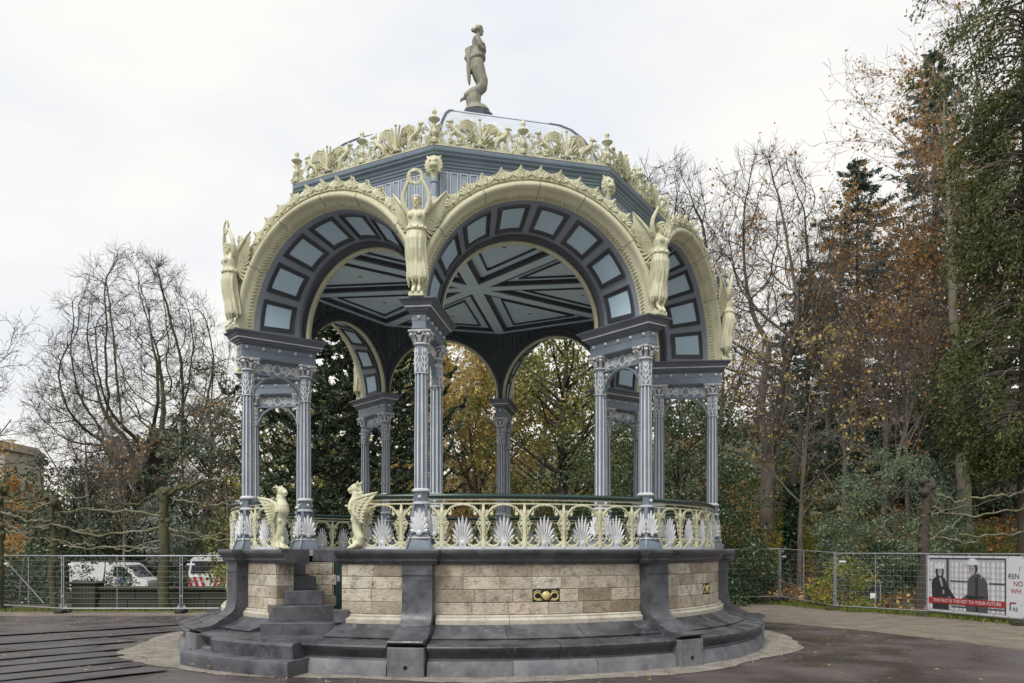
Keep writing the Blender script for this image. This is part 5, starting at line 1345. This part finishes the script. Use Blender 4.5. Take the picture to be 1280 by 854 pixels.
def leafy_tree(name, label, group, px, d, prof, seed, leaf, ncl=260, per=70, L=.16, W=.10, rc=.75, trunk_r=.22, lump=.25, bark='bark', base=None, x=None, cat='tree', inner=.45, flat=.75, lean=(0,0), twigs=True):
    """prof is a list of (height above base, crown radius)"""
    rs = np.random.default_rng(seed); x = X_(px, d) if x is None else x; y = CAMY+d; z = hill(x, y) if base is None else base
    C = envelope(rs, ncl, prof, lump=lump, seed=seed, inner=inner); C[:, 0] += lean[0]*C[:, 2]; C[:, 1] += lean[1]*C[:, 2]
    sk = Skel(); top = prof[-1][0]
    k = 8; tz = np.linspace(0, top*.9, k); ts = np.stack([lean[0]*tz+.12*np.sin(tz*.7+seed), lean[1]*tz+.1*np.sin(tz*.9+seed), tz], 1); sk.add(ts, trunk_r*np.linspace(1, .2, k), 8)
    if twigs:
        for c in C[::3]:
            zz = max(.25*prof[0][0], c[2]-np.hypot(c[0], c[1])*.7); b = np.array([np.interp(zz, tz, ts[:, 0]), np.interp(zz, tz, ts[:, 1]), zz]); m_ = (b+c)/2+rs.normal(0, .15, 3)+np.array([0, 0, -.1])
            sk.add(np.array([b, m_*.6+b*.4, m_*.7+c*.3, c]), trunk_r*np.array([.32, .22, .15, .06]), 5)
    V, F = clumps(rs, C, rs.uniform(.6, 1.25, len(C))*rc, per, L, W, flat)
    T = tintof(rs, len(F), per)
    return tree(name, label, group, (x, y, z-.05), sk, bark, {'crown': (V, F, T, leaf)}, cat)
def conifer(name, label, group, px, d, top, seed, rad, leaf='fir', whorls=26, per=7, droop=-.18, base=None, nleaf=34, trunk_r=.3, bark='barkdark', z0=.10, L=.34, W=.10, gap=.12):
    rs = np.random.default_rng(seed); x, y = X_(px, d), CAMY+d; z = hill(x, y) if base is None else base; H = Z_(top, d)-z
    sk = Skel(); sk.add(np.stack([np.zeros(8), np.zeros(8), np.linspace(0, H, 8)], 1), trunk_r*np.linspace(1, .08, 8), 8); pos = []; ax = []
    for i in range(whorls):
        t = z0+(1-z0)*(i+rs.uniform(0, .6))/whorls; zz = H*t; R0 = rad*(1-t)**.58*rs.uniform(.65, 1.15)+.1
        for j in range(per):
            if rs.uniform() < gap: continue
            a = 2*np.pi*j/per+rs.uniform(-.35, .35)+i; R = R0*rs.uniform(.6, 1.15); dr = np.array([cos(a), sin(a), 0])
            k = 6; s = np.linspace(0, 1, k)[:, None]; pts = np.array([0, 0, zz])+dr*R*s+np.array([0, 0, 1.])*(droop*R*(s**1.2)+.16*R*s**3)
            sk.add(pts, np.linspace(.05, .010, k)*(.5+R/rad), 4)
            n = int(nleaf*(.4+R/rad)); q = rs.uniform(.12, 1, n)**.8; p = np.stack([np.interp(q, np.linspace(0, 1, k), pts[:, e]) for e in range(3)], 1)
            sd = np.array([-sin(a), cos(a), 0]); p = p+sd*(rs.uniform(-1, 1, n)*.30*R*(1.05-q))[:, None]+np.array([0, 0, -1])*rs.uniform(0, .22, n)[:, None]
            pos.append(p); ax.append(np.repeat((dr+sd*0-np.array([0, 0, .25]))[None], n, 0))
    p = np.concatenate(pos); V, F = cards(rs, p, L, W, (unit(np.concatenate(ax)), .45))
    return tree(name, label, group, (x, y, z-.05), sk, bark, {'crown': (V, F, tintof(rs, len(F), nleaf), leaf)})

G1, G2 = 'trees of the wood beyond the fence', 'evergreens beyond the fence'
# ---- left ------------------------------------------------------------
crown_tree('lime_tree', 'large bare tree with mossy trunks and a domed fine-twigged crown by the road', None, 190, 60, 316, 11, [(.27,3.2),(.40,5.6),(.55,6.7),(.70,6.3),(.83,5.0),(.94,3.2),(.995,1.2)], r=.66, bark='barkmoss', natt=2600, fork=.18, leads=7, off=(-1.0,0), step=.34, ntw=7, twl=(.6,1.4), minr=.0115, spr=.5)
bare_tree('lime_tree', 'smaller bare tree leaning away beside the big domed one', None, 120, 56, 425, 12, r=.28, spread=.6, up=.05, dens=.8, bark='twig', lean=(-.15,0))
bare_tree('roadside_tree', 'bare tree reaching into view above the beige house', None, -105, 46, 350, 13, r=.34, spread=.7, up=.02, bark='twig', twig='twigdark')
leafy_tree('cedar_tree', 'soft grey green layered cedar standing in front of the bare domed tree', None, 262, 52, [(1,3.0),(4,3.6),(7,3.0),(9.5,2.4),(12,1.9),(13.6,.8)], 14, 'cedar', 150, 85, .26, .09, rc=1.0, flat=.3, lump=.5)
leafy_tree('holly_tree', 'dark green holly mass left of the mossy trunk', None, 92, 57, [(.3,2.6),(2,3.3),(4.5,3.0),(6.6,1.8),(8,.5)], 15, 'cedar', 190, 75, .16, .10)
leafy_tree('holly_tree', 'dark holly between the mossy trunk and the bandstand', None, 240, 58, [(.2,2.2),(1.5,2.8),(3.6,2.3),(5.2,1.2),(6,.4)], 16, 'dark', 150, 75, .16, .10)
leafy_tree('silver_bush', 'small silver grey bush at the foot of the mossy trunk', None, 204, 43, [(2.0,.5),(3.2,1.0),(4.2,.9),(5.0,.4)], 17, 'grey', 36, 70, .13, .07, rc=.45, trunk_r=.06, cat='bush')
leafy_tree('beech_tree', 'copper leaved beech in front of the beige house', None, -8, 38, [(2,.8),(3.6,1.4),(5.5,1.2),(7.6,.5)], 18, 'rust', 46, 55, .15, .10, rc=.55, trunk_r=.12)
bare_tree('young_beech', 'thin tree with rusty leaves behind the trained plane trees', None, 155, 50, 520, 19, r=.10, spread=.6, dens=.8, bark='twig', leaf='rust', nleaf=300, lsize=.16)
bare_tree('young_beech', 'twiggy rust tinted tree beside the cedar', None, 285, 50, 490, 20, r=.12, spread=.7, dens=.9, bark='twig', leaf='rust', nleaf=420, lsize=.15)
for i, (px, d, w, h, lf, lb) in enumerate([(30,36,2.4,2.6,'dark','dark clipped evergreen behind the braced fence panel'),(128,41,1.75,2.3,'holly','glossy holly bush half hiding the white van'),(185,59,3.2,3.6,'dark','dark evergreen mass behind the white van'),
        (70,55,3.0,4.4,'dark','tall holly bush behind the glossy one'),(250,60,3.4,4.0,'olive','olive green bush behind the striped lorry'),(-30,42,3.5,4.2,'dark','broad evergreen bush in front of the beige house')]):
    leafy_tree('evergreen_bush', lb, 'bushes along the road', px, d, [(.1,w*.8),(h*.35,w),(h*.75,w*.75),(h,w*.2)], 30+i, lf, int(60*w*h/6), 70, .13, .08, rc=.6, trunk_r=.08, cat='bush')
leafy_tree('holly_tree', 'tall grey green evergreen in front of the domed bare tree', None, 150, 58, [(.3,3.4),(3,4.2),(6,3.6),(8.5,2.2),(10,.8)], 21, 'cedar', 210, 75, .20, .11, rc=.9)
leafy_tree('holly_tree', 'broad dark evergreen between the cedar and the road', None, 228, 60, [(.3,3.6),(3,4.4),(6,3.8),(9,2.6),(11,1.0)], 22, 'dark', 210, 75, .20, .12, rc=.95)
leafy_tree('holly_tree', 'dark evergreen beside the beige house', None, 52, 60, [(.3,3.2),(3,4.0),(5.5,3.2),(8,1.8),(9,.6)], 23, 'dark', 160, 70, .20, .12, rc=.95)
# ---- behind the bandstand ------------------------------------------------
def monkey_puzzle(px, d, top, seed, rad):
    rs = np.random.default_rng(seed); x, y = X_(px, d), CAMY+d; z = hill(x, y); H = Z_(top, d)-z; sk = Skel()
    sk.add(np.stack([np.zeros(8), np.zeros(8), np.linspace(0, H, 8)], 1), .34*np.linspace(1, .3, 8), 10); pos = []; ax = []
    def rope(pts, r):
        sk.add(pts, r*np.linspace(1, .55, len(pts)), 5); L_ = np.linalg.norm(np.diff(pts, axis=0), axis=1).sum(); n = int(L_*50)
        q = rs.uniform(0, 1, n); u = np.linspace(0, 1, len(pts)); p = np.stack([np.interp(q, u, pts[:, e]) for e in range(3)], 1)
        t = unit(np.stack([np.interp(q, u, np.gradient(pts[:, e])) for e in range(3)], 1)); o = unit(rs.normal(0, 1, (n, 3))); pos.append(p+o*r*1.3); ax.append(unit(t*.7+o))
    for i in range(15):
        zz = H*(.16+.82*i/15); R0 = rad*min(1, 1.25-(i/15)**2*.9)
        for j in range(8):
            a = 2*np.pi*j/8+i*.9+rs.uniform(-.25, .25); R = R0*rs.uniform(.75, 1.1); s = np.linspace(0, 1, 7)[:, None]; dr = np.array([cos(a), sin(a), 0])
            pts = np.array([0, 0, zz])+dr*R*s+np.array([0, 0, 1.])*R*(-.32*np.sin(s*2.2)+.30*s**2.5)+rs.normal(0, .05, (7, 3)); rope(pts, .075)
            for q in range(6):
                f = 2+q % 5; b = pts[min(f, 6)]; sd = np.array([-sin(a), cos(a), 0])*(1 if q % 2 else -1); l = R*rs.uniform(.22, .42); s2 = np.linspace(0, 1, 5)[:, None]
                rope(b+(dr*.55+sd*.8)*l*s2+np.array([0, 0, 1.])*l*(-.25*np.sin(s2*2.4)+.35*s2**2), .055)
    P_ = np.concatenate(pos); V, F = cards(rs, P_, .20, .095, (np.concatenate(ax), .8))
    return tree('monkey_puzzle_tree', 'dark spiky monkey puzzle tree with rope-like branches behind the bandstand', None, (x, y, z-.05), sk, 'barkdark', {'crown': (V, F, tintof(rs, len(F), 60), 'monkey')})
monkey_puzzle(441, 36.5, 318, 41, 4.4)
bare_tree('yellow_tree', 'slender tree full of yellow leaves behind the central rear column', G1, 604, 46, 405, 42, r=.24, spread=.7, dens=1.1, bark='barkdark', leaf='yellow', nleaf=13000, lsize=.17, lean=(-.12,0))
leafy_tree('yellow_tree', 'dense yellow bush-like tree below the slender yellow one', G1, 580, 50, [(1,3),(4,4.0),(8,3.4),(11,1.4)], 43, 'yellow', 170, 80, .17, .11, rc=.85)
leafy_tree('holm_oak', 'olive green oak tinged with yellow seen through the arch', G1, 705, 42, [(.6,3.6),(4,4.4),(9,4.2),(13,2.8),(15,1.0)], 44, 'olive', 430, 120, .14, .085, rc=.85, trunk_r=.3, bark='barkdark')
leafy_tree('holly_tree', 'big dark glossy holly beside the bandstand platform', G2, 852, 34.5, [(.1,2.6),(2.5,3.2),(5.5,2.9),(8.3,2.0),(10.2,.7)], 45, 'holly', 460, 110, .11, .065, rc=.65, trunk_r=.2, lump=.3)
leafy_tree('holly_tree', 'dark holly seen below the arches beside the olive oak', G2, 755, 37, [(.1,2.6),(2.5,3.0),(5.5,2.5),(8.2,.9)], 46, 'holly', 260, 110, .115, .07, rc=.65, trunk_r=.2, lump=.3)
leafy_tree('shrub', 'rusty understorey shrub behind the monkey puzzle tree', G1, 515, 47, [(.2,3.0),(2,3.6),(4.5,3.0),(7,1.4)], 47, 'rust', 130, 50, .17, .11, rc=.8, cat='bush')
leafy_tree('shrub', 'yellow green shrub at the foot of the monkey puzzle tree', G1, 400, 44, [(.2,3.0),(2,3.6),(4,3.0),(6,1.4)], 48, 'shrub', 110, 55, .17, .11, rc=.8, cat='bush')
leafy_tree('shrub', 'olive shrub seen through the stair side of the bandstand', G1, 335, 44, [(.2,3.0),(2,3.2),(4.5,2.6),(7,1.0)], 49, 'olive', 120, 60, .17, .11, rc=.8, cat='bush')
crown_tree('bare_tree', 'bare tree whose crown shows just above the bandstand cornice', G1, 832, 58, 205, 50, [(.4,2.5),(.6,4.0),(.8,4.2),(.93,2.8),(.99,1.2)], r=.42, bark='bark', natt=1400, fork=.35, leads=3, ntw=7, twl=(.7,1.6))
# ---- right wood -----------------------------------------------------------
crown_tree('bare_tree', 'tall bare tree with scattered rust leaves and an ivy-wrapped foot', G1, 960, 42, 186, 51, [(.30,2.0),(.48,3.0),(.65,3.4),(.82,3.1),(.94,1.9),(.99,.9)], r=.36, bark='bark', natt=1500, fork=.26, leads=3, ntw=6, twl=(.6,1.4), leaf='rust', nleaf=1100, lsize=.16, step=.36)
leafy_tree('holm_oak', 'olive tree filling the gap behind the monkey puzzle branches', G1, 372, 54, [(1,3.6),(5,4.6),(9,4.2),(13,2.8),(15,1.0)], 24, 'olive', 190, 75, .24, .15, rc=1.1)
leafy_tree('holm_oak', 'muted olive tree between the monkey puzzle and the yellow tree', G1, 500, 56, [(1,3.6),(5,4.6),(9,4.2),(13,2.8),(15,1.0)], 25, 'olive', 190, 75, .24, .15, rc=1.1)
leafy_tree('holm_oak', 'olive tree with yellow tips behind the holm oak in the arch', G1, 680, 55, [(1,4),(5,5),(9,4.6),(13,3.4),(16,1.2)], 26, 'olive', 200, 75, .24, .15, rc=1.1)
bare_tree('bare_tree', 'bare tree with orange leaves behind the ivy-wrapped one', G1, 905, 50, 250, 52, r=.26, spread=.55, bark='twig', leaf='rust', nleaf=700, lsize=.19)
bare_tree('bare_tree', 'thin bare tree with low yellow leaves over the fence', G1, 1000, 36, 392, 53, r=.16, spread=.75, up=.03, bark='bark', leaf='yellow', nleaf=800, lsize=.15)
for i, (px, d, top, lb) in enumerate([(1055,44,300,'upright multi-stemmed twiggy tree left of the tall fir'),(1100,43,345,'fine-twigged young tree rising behind the rhododendron'),(1135,46,310,'slim bare tree in front of the tall fir'),(1030,52,260,'bare tree with rust leaves below the short fir')]):
    bare_tree('young_tree', lb, 'young twiggy trees on the slope', px, d, top, 54+i, r=.13, spread=.36, up=.10, dens=1.0, bark='twig', leaf='rust', nleaf=650, lsize=.17)
conifer('fir_tree', 'blue green fir with its top below the tallest fir', G2, 1072, 54, 195, 60, 7.0, 'fir', whorls=26, per=10, nleaf=80, L=.42, W=.12, gap=.25, droop=-.10)
conifer('fir_tree', 'tallest dark fir with a pointed top on the slope', G2, 1168, 52, 58, 61, 6.4, 'fir', whorls=34, per=9, nleaf=80, L=.42, W=.12, gap=.28, droop=-.12)
conifer('fir_tree', 'dark fir hidden low behind the young trees', G2, 1010, 60, 330, 62, 6.0, 'fir', whorls=22, per=10, nleaf=70, L=.45, W=.13, gap=.25)
bare_tree('oak_tree', 'tall thin tree thick with rust leaves in front of the tallest fir', G1, 1196, 46, 75, 63, r=.30, spread=.5, up=.06, dens=1.15, bark='bark', leaf='rust', nleaf=5200, lsize=.21)
bare_tree('oak_tree', 'very tall twiggy tree with small rust leaves over the yew', G1, 1262, 41, -90, 64, r=.36, spread=.62, up=.03, dens=1.1, bark='twig', leaf='rust', nleaf=2600, lsize=.15, crownbias=(.35,1))
bare_tree('oak_tree', 'rust leaved tree low behind the pale trunk', G1, 1230, 50, 330, 65, r=.2, spread=.6, dens=1.0, bark='twig', leaf='rust', nleaf=3600, lsize=.21)
bare_tree('oak_tree', 'orange leaved sapling between the firs', G1, 1105, 48, 215, 66, r=.2, spread=.5, dens=1.0, bark='twig', leaf='rust', nleaf=2600, lsize=.20)
def pale_trunk():
    x, y = X_(1207, 38), CAMY+38; sk = Skel(); k = 9; z = np.linspace(-.3, 21, k); sk.add(np.stack([-.05*z+.08*np.sin(z), .0*z, z], 1), .30*np.linspace(1.1, .08, k), 10)
    tree('pale_trunked_tree', 'straight pale grey trunk standing behind the rhododendron', G1, (x, y, hill(x, y)), sk, 'pole')
pale_trunk()
# hanging yew sprays on the right edge
def yew(px, d, seed, prof, ncl, label, per=150):
    rs = np.random.default_rng(seed); x, y = X_(px, d), CAMY+d; z = hill(x, y); C = envelope(rs, ncl, prof, lump=.6, seed=seed, inner=.35); sk = Skel()
    top = prof[-1][0]; sk.add(np.stack([np.zeros(8), np.zeros(8), np.linspace(0, top, 8)], 1), .34*np.linspace(1, .2, 8), 9); pos = []; ax = []
    for c in C:
        b = np.array([0, 0, c[2]+np.hypot(c[0], c[1])*.25]); s = np.linspace(0, 1, 5)[:, None]; pts = b*(1-s)+c*s+np.array([0, 0, .3])*np.sin(s*3.1); sk.add(pts, .05*np.linspace(1, .3, 5), 4)
        n = per; u = rs.uniform(0, 1, n)**.7; dr = unit(c*np.array([1, 1, 0])+1e-6); p = c+dr*((u-.35)*1.1)[:, None]+rs.normal(0, .20, (n, 3))-np.array([0, 0, 1.])*(u**2*.75)[:, None]; pos.append(p); ax.append(np.repeat(unit(dr*.6+np.array([0, 0, -.8]))[None], n, 0))
    V, F = cards(rs, np.concatenate(pos), .17, .058, (np.concatenate(ax), .5)); return tree('yew_tree', label, G2, (x, y, z-.05), sk, 'barkdark', {'crown': (V, F, tintof(rs, len(F), per), 'yew')})
yew(1284, 30, 70, [(4.6,.9),(6,2.1),(9,2.3),(11,1.7),(13,2.5),(15,2.6),(17,2.0),(19.5,2.4),(22,2.0),(25,1.2)], 420, 'tall dark yew with hanging sprays and lighter green lower branches')
# bushes
leafy_tree('rhododendron', 'large rounded green rhododendron on the slope behind the fence', None, 1116, 34.5, [(-.4,2.6),(.8,3.1),(2.5,2.9),(4.0,2.0),(5.1,.8)], 71, 'rhodo', 460, 100, .11, .045, rc=.5, trunk_r=.12, cat='bush', lump=.15, inner=.6)
leafy_tree('low_bush', 'low dark spreading bush behind the fence by the bandstand', None, 945, 37.5, [(.05,1.5),(.5,1.7),(1.0,1.4),(1.5,.5)], 72, 'dark', 90, 80, .11, .05, rc=.4, trunk_r=.05, cat='bush')
leafy_tree('laurel_bush', 'rounded laurel with yellow tipped leaves beside the litter bin', None, 1052, 31.0, [(.1,1.0),(.6,1.25),(1.2,1.0),(1.75,.4)], 73, 'shrub', 70, 60, .10, .06, rc=.38, trunk_r=.05, cat='bush')
leafy_tree('laurel_bush', 'dark green laurel behind the litter bin', None, 1108, 33, [(.1,1.0),(.7,1.3),(1.4,1.0),(1.9,.4)], 74, 'holly', 70, 60, .10, .06, rc=.38, trunk_r=.05, cat='bush')
for i, (px, d, w, h, lf, lb) in enumerate([(930,40,1.9,2.4,'shrub','yellowing bramble nearest the big holly'),(1000,40,1.9,2.2,'shrub','yellowing bramble round the ivy-wrapped trunk'),(1060,41,1.5,1.9,'olive','olive bramble below the rhododendron'),(1205,34,1.6,1.9,'shrub','yellow green bramble behind the banner'),(970,47,3.2,5.0,'olive','tall olive shrub behind the ivy-wrapped trunk'),(1020,50,3.4,5.2,'dark','shady evergreen shrub under the short fir'),(1180,50,3.4,5.5,'dark','shady evergreen shrub under the tallest fir'),(1250,44,3.2,5.0,'dark','dark evergreen shrub under the yew'),(905,43,2.4,4.5,'rust','rusty shrub behind the big holly')]):
    leafy_tree('bramble' if i < 4 else 'shrub', lb, 'undergrowth of the wood', px, d, [(.05,w),(h*.35,w*1.05),(h*.75,w*.7),(h,w*.25)], 80+i, lf, int(26*w*h/2+20), 48, .15, .10, rc=.55, trunk_r=.05, cat='bush')
# ivy round the bare tree's foot
rs = np.random.default_rng(5); x, y = X_(988,38), CAMY+38; z = hill(x, y); n = 2600
a = rs.uniform(0, 6.28, n); zz = rs.uniform(0, 4.3, n); r_ = .20+rs.uniform(0, .22, n)
V, F = cards(rs, np.stack([r_*np.cos(a)+.03*zz, r_*np.sin(a), zz], 1), .14, .12)
iv = empty('ivy_trunk', (x, y, z)); tag(iv, 'dark stump-like trunk wrapped in ivy above the fence', 'tree')
link('leaves', np_mesh('leaves', V, F, [LEAF['ivy']], tintof(rs, n)), iv); MB().tube([(0,0,-.2),(.05,0,2),(.13,0,4.3),(.5,0,6.8)], [.24,.2,.16,.10], 9).build('trunk', 'barkdark', iv, 60)
# ---- trained plane trees ------------------------------------------------
def plane_tree(px, d, top, label, limbs, seed, r=.17, mossy=True, knob=True, leanx=0.0):
    rs = random.Random(seed); x, y = X_(px, d), CAMY+d; z0_ = hill(x, y) if hill(x, y) > 0 else 0; H = Z_(top, d)-z0_
    t = empty('trained_plane_tree', (x, y, z0_)); tag(t, label, 'tree', 'pollarded plane trees with trained limbs')
    g = MB(); k = 10; pts = [(leanx*i/9+.03*sin(i*1.3+seed), .02*cos(i), H*i/9-.1) for i in range(k)]
    g.tube(pts, [r*(1.15-.35*i/9)*(1+.10*sin(i*2.1+seed)) for i in range(k)], 10)
    if knob:
        for i in range(16): g.ball((leanx+rs.uniform(-.2,.2), rs.uniform(-.15,.15), H-.1+rs.uniform(-.35,.2)), rs.uniform(.06,.16), 0, 7)
        for i in range(10): q = rs.uniform(.35,.85); g.ball((leanx*q+rs.choice((-1,1))*r*.9, rs.uniform(-.1,.1), H*q), rs.uniform(.06,.11), 0, 7)
    for i in range(40):
        u = rs.random(); k_ = int(u*8.99); q = pts[k_]; a_ = rs.uniform(0,6.28); g.ball((q[0]+cos(a_)*r*.85, q[1]+sin(a_)*r*.85, q[2]+rs.uniform(0,H/9)), rs.uniform(.03,.075), 0, 6)
    remm = remesh(g, .028, 'barkmoss' if mossy else 'barkdark', 'trunk', 1); link('trunk', remm, t)
    for (px0, py0, px1, py1, sag, rr) in limbs:
        a = P(px0, py0, d)-Vector((x, y, z0_)); b = P(px1, py1, d)-Vector((x, y, z0_)); n = 22; L = (b-a).length
        ph = rs.uniform(0, 6); pts = []
        for i in range(n+1):
            u = i/n; p = a.lerp(b, u); pts.append((p.x, p.y+.12*sin(u*5+ph), p.z-sag*sin(pi*u)*L*.12+(.045*sin(u*13+ph)+.03*sin(u*31+ph*2))*min(1,u*4)))
        g = MB(); g.tube(pts, [rr*.85*(1-.5*i/n)*(1+.16*sin(i*2.7+ph)) for i in range(n+1)], 6)
        for i in range(2, n+1, 2): g.ball(pts[i], rr*rs.uniform(.9,1.45)*(1-.4*i/n), 0, 6)
        for i in range(9):
            q = Vector(pts[rs.randint(2, n)]); g.tube([q, q+Vector((rs.uniform(-.1,.1),rs.uniform(-.1,.1),.12)), q+Vector((rs.uniform(-.2,.2),rs.uniform(-.1,.1),.3))], [.010,.007,.003], 4)
        g.build('trained_limb', 'pole' if rr < .06 else 'barkmoss', t, 60)
plane_tree(66, 30, 622, 'slim pole-like plane tree behind the fence corner', [(68,625,6,628,.3,.05),(70,610,110,622,.8,.05),(66,628,2,640,.6,.045),(64,660,0,648,.6,.04),(66,655,125,662,.6,.045),(66,674,120,680,.5,.04),(66,655,10,668,.4,.035)], 1, r=.12)
plane_tree(205, 30, 612, 'thick mossy plane tree with a green limb reaching towards the bandstand', [(205,612,125,628,1.0,.06),(212,618,262,600,-.4,.085),(262,600,300,590,.3,.05),(214,622,290,630,.5,.05),(203,645,70,640,-.3,.05),(205,658,62,658,.6,.05),(208,668,300,672,.4,.045),(205,674,72,680,.5,.045),(210,660,286,668,.5,.04),(206,684,120,684,.3,.04)], 2, r=.185)
plane_tree(-1, 29.5, 610, 'knobby plane tree at the edge of the paving before the beige house', [(4,618,60,624,.6,.06),(4,640,64,650,.7,.05),(4,652,40,668,.4,.045),(4,660,60,676,.3,.04)], 3, r=.14)
plane_tree(1152, 29.3, 604, 'dark knobby plane tree beside the printed banner', [(1158,608,1212,626,1.1,.05),(1212,622,1300,608,.4,.045),(1160,628,1182,642,.8,.045),(1182,642,1300,628,.5,.045),(1150,660,1230,676,.8,.04),(1158,676,1215,640,.0,.03),(1200,668,1300,658,.5,.04),(1150,645,1290,612,.1,.02)], 4, r=.19, mossy=False, leanx=.18)
# the wood goes on along the slope past the yew
for nm, lb, X, Y, rz in (('fir_tree', 'fir on the slope past the yew', 30, 24, 1.1), ('oak_tree', 'rust leaved tree on the slope past the yew', 24, 14, 2.0), ('holly_tree', 'holly on the slope past the yew', 25, 22, .7), ('oak_tree', 'second rust leaved tree past the yew', 33, 16, 4.0), ('fir_tree', 'far fir on the slope past the yew', 42, 22, 2.6), ('holm_oak', 'olive tree on the slope past the yew', 38, 30, .4)):
    src = [o for o in bpy.data.objects if o.name.split('.')[0] == nm and not o.parent][-1 if nm != 'holly_tree' else 0]
    c = copy_tree(src, None, rz, (X, Y, hill(X, Y)-.1)); c['label'] = lb; c['group'] = G1
# ---- wood mass far behind, litter, fallen leaves ----------------------------
rs = np.random.default_rng(91); C = []
for i in range(820):
    d = rs.uniform(70, 100); px = rs.uniform(-150, 1450)
    tp = np.interp(px, [-150,60,300,560,760,900,1280,1450], [640,600,500,440,440,475,500,480]); C.append(P(px, 690-(690-tp)*rs.uniform(0, 1)**.9, d))
C = np.array(C); V, F = clumps(rs, C, rs.uniform(1.3, 2.4, len(C)), 52, .48, .30, .8)
lab = rs.uniform(0, 1, len(C)); T = np.clip(np.repeat(lab, 52)+rs.normal(0, .12, len(F)), 0, 1)
LEAF['mix'] = leafmat('mixed_wood_foliage', [(.03,.045,.024),(.055,.07,.03),(.085,.09,.035),(.16,.11,.04),(.27,.17,.05)], .6, .25)
stuff(link('distant_wood', np_mesh('distant_wood', V, F, [LEAF['mix']], T)), 'dim mixed wood far behind the trees', 'woodland')
n = 26000; px = rs.uniform(0, 1, n); X = rs.uniform(8, 34, n); Y = rs.uniform(2, 40, n); ok = (X*.75+(Y-14)*.45-8 > .2) & (X > 12.2+(9.3-Y)*.3); X, Y = X[ok], Y[ok]
pos = np.stack([X, Y, np.array([hill(a, b) for a, b in zip(X, Y)])+rs.uniform(.01, .12, len(X))], 1); V, F = cards(rs, pos, .17, .12, (np.tile([1., .2, .05], (len(pos), 1)), .3))
stuff(link('leaf_litter', np_mesh('leaf_litter', V, F, [LEAF['litter']], rs.uniform(0, 1, len(pos)))), 'brown fallen leaves covering the slope behind the fence', 'leaf litter')
n = 420; a = rs.uniform(0, 6.28, n); X = rs.uniform(-16, 14, n); Y = rs.uniform(-8, 8, n); e = (np.hypot(X, Y) > 7.0) & ~((X > 9) & (Y > 5)); X, Y = X[e], Y[e]
pos = np.stack([X, Y, np.full(len(X), .075)], 1); sc = .055; th_ = rs.uniform(0, 6.28, len(X)); l = np.stack([np.cos(th_), np.sin(th_), np.zeros(len(X))], 1)*sc; w_ = np.stack([-np.sin(th_), np.cos(th_), np.full(len(X), .25)], 1)*sc*.7
pos[:, 2] = np.where(X < -4, .085, .012)
V = np.stack([pos-l, pos+w_, pos+l, pos-w_*np.array([1, 1, -1])], 1).reshape(-1, 3)
stuff(link('fallen_leaves', np_mesh('fallen_leaves', V, np.arange(len(X)*4).reshape(-1, 4), [LEAF['yellow']], rs.uniform(0, 1, len(X)))), 'few yellow leaves lying on the paving', 'fallen leaves')
n = 1500; a = rs.uniform(0, 6.28, n); r_ = 6.70+np.abs(rs.normal(0, .35, n)); az_ = np.arctan2(np.sin(a), np.cos(a)); r_ += .5*np.maximum(0, -np.sin(a)); pos = np.stack([r_*np.sin(a), -r_*np.cos(a), np.full(n, .018)], 1)
V, F = cards(rs, pos, .024, .02); LEAF['grit'] = leafmat('mortar_grit', [(.10,.09,.08),(.22,.2,.175),(.36,.335,.295),(.5,.47,.43)], .9, 0.0)
stuff(link('scattered_grit', np_mesh('scattered_grit', V, F, [LEAF['grit']], rs.uniform(0, 1, n))), 'loose mortar crumbs and grit scattered round the foot of the bandstand', 'grit')
# grass tufts at the foot of the fences
n = 9000; t = rs.uniform(0, 1, n); seg = rs.integers(0, 4, n); A_ = np.array([(14.3,6.5),(12.3,9.4),(11.4,12.8),(-17,8.6)]); B_ = np.array([(15.5,3.2),(14.3,6.5),(12.3,9.4),(-4,8.9)])
pq = A_[seg]+(B_[seg]-A_[seg])*t[:, None]+rs.normal(0, .28, (n, 2)); pos = np.stack([pq[:, 0], pq[:, 1], np.array([max(0, hill(a, b)) for a, b in pq])+.05], 1)
V, F = cards(rs, pos, .16, .02, (np.tile([0., 0, 1.], (n, 1)), .65)); stuff(link('verge_grass', np_mesh('verge_grass', V, F, [LEAF['shrub']], rs.uniform(0, .6, n))), 'thin grass and weeds along the fence feet', 'grass')
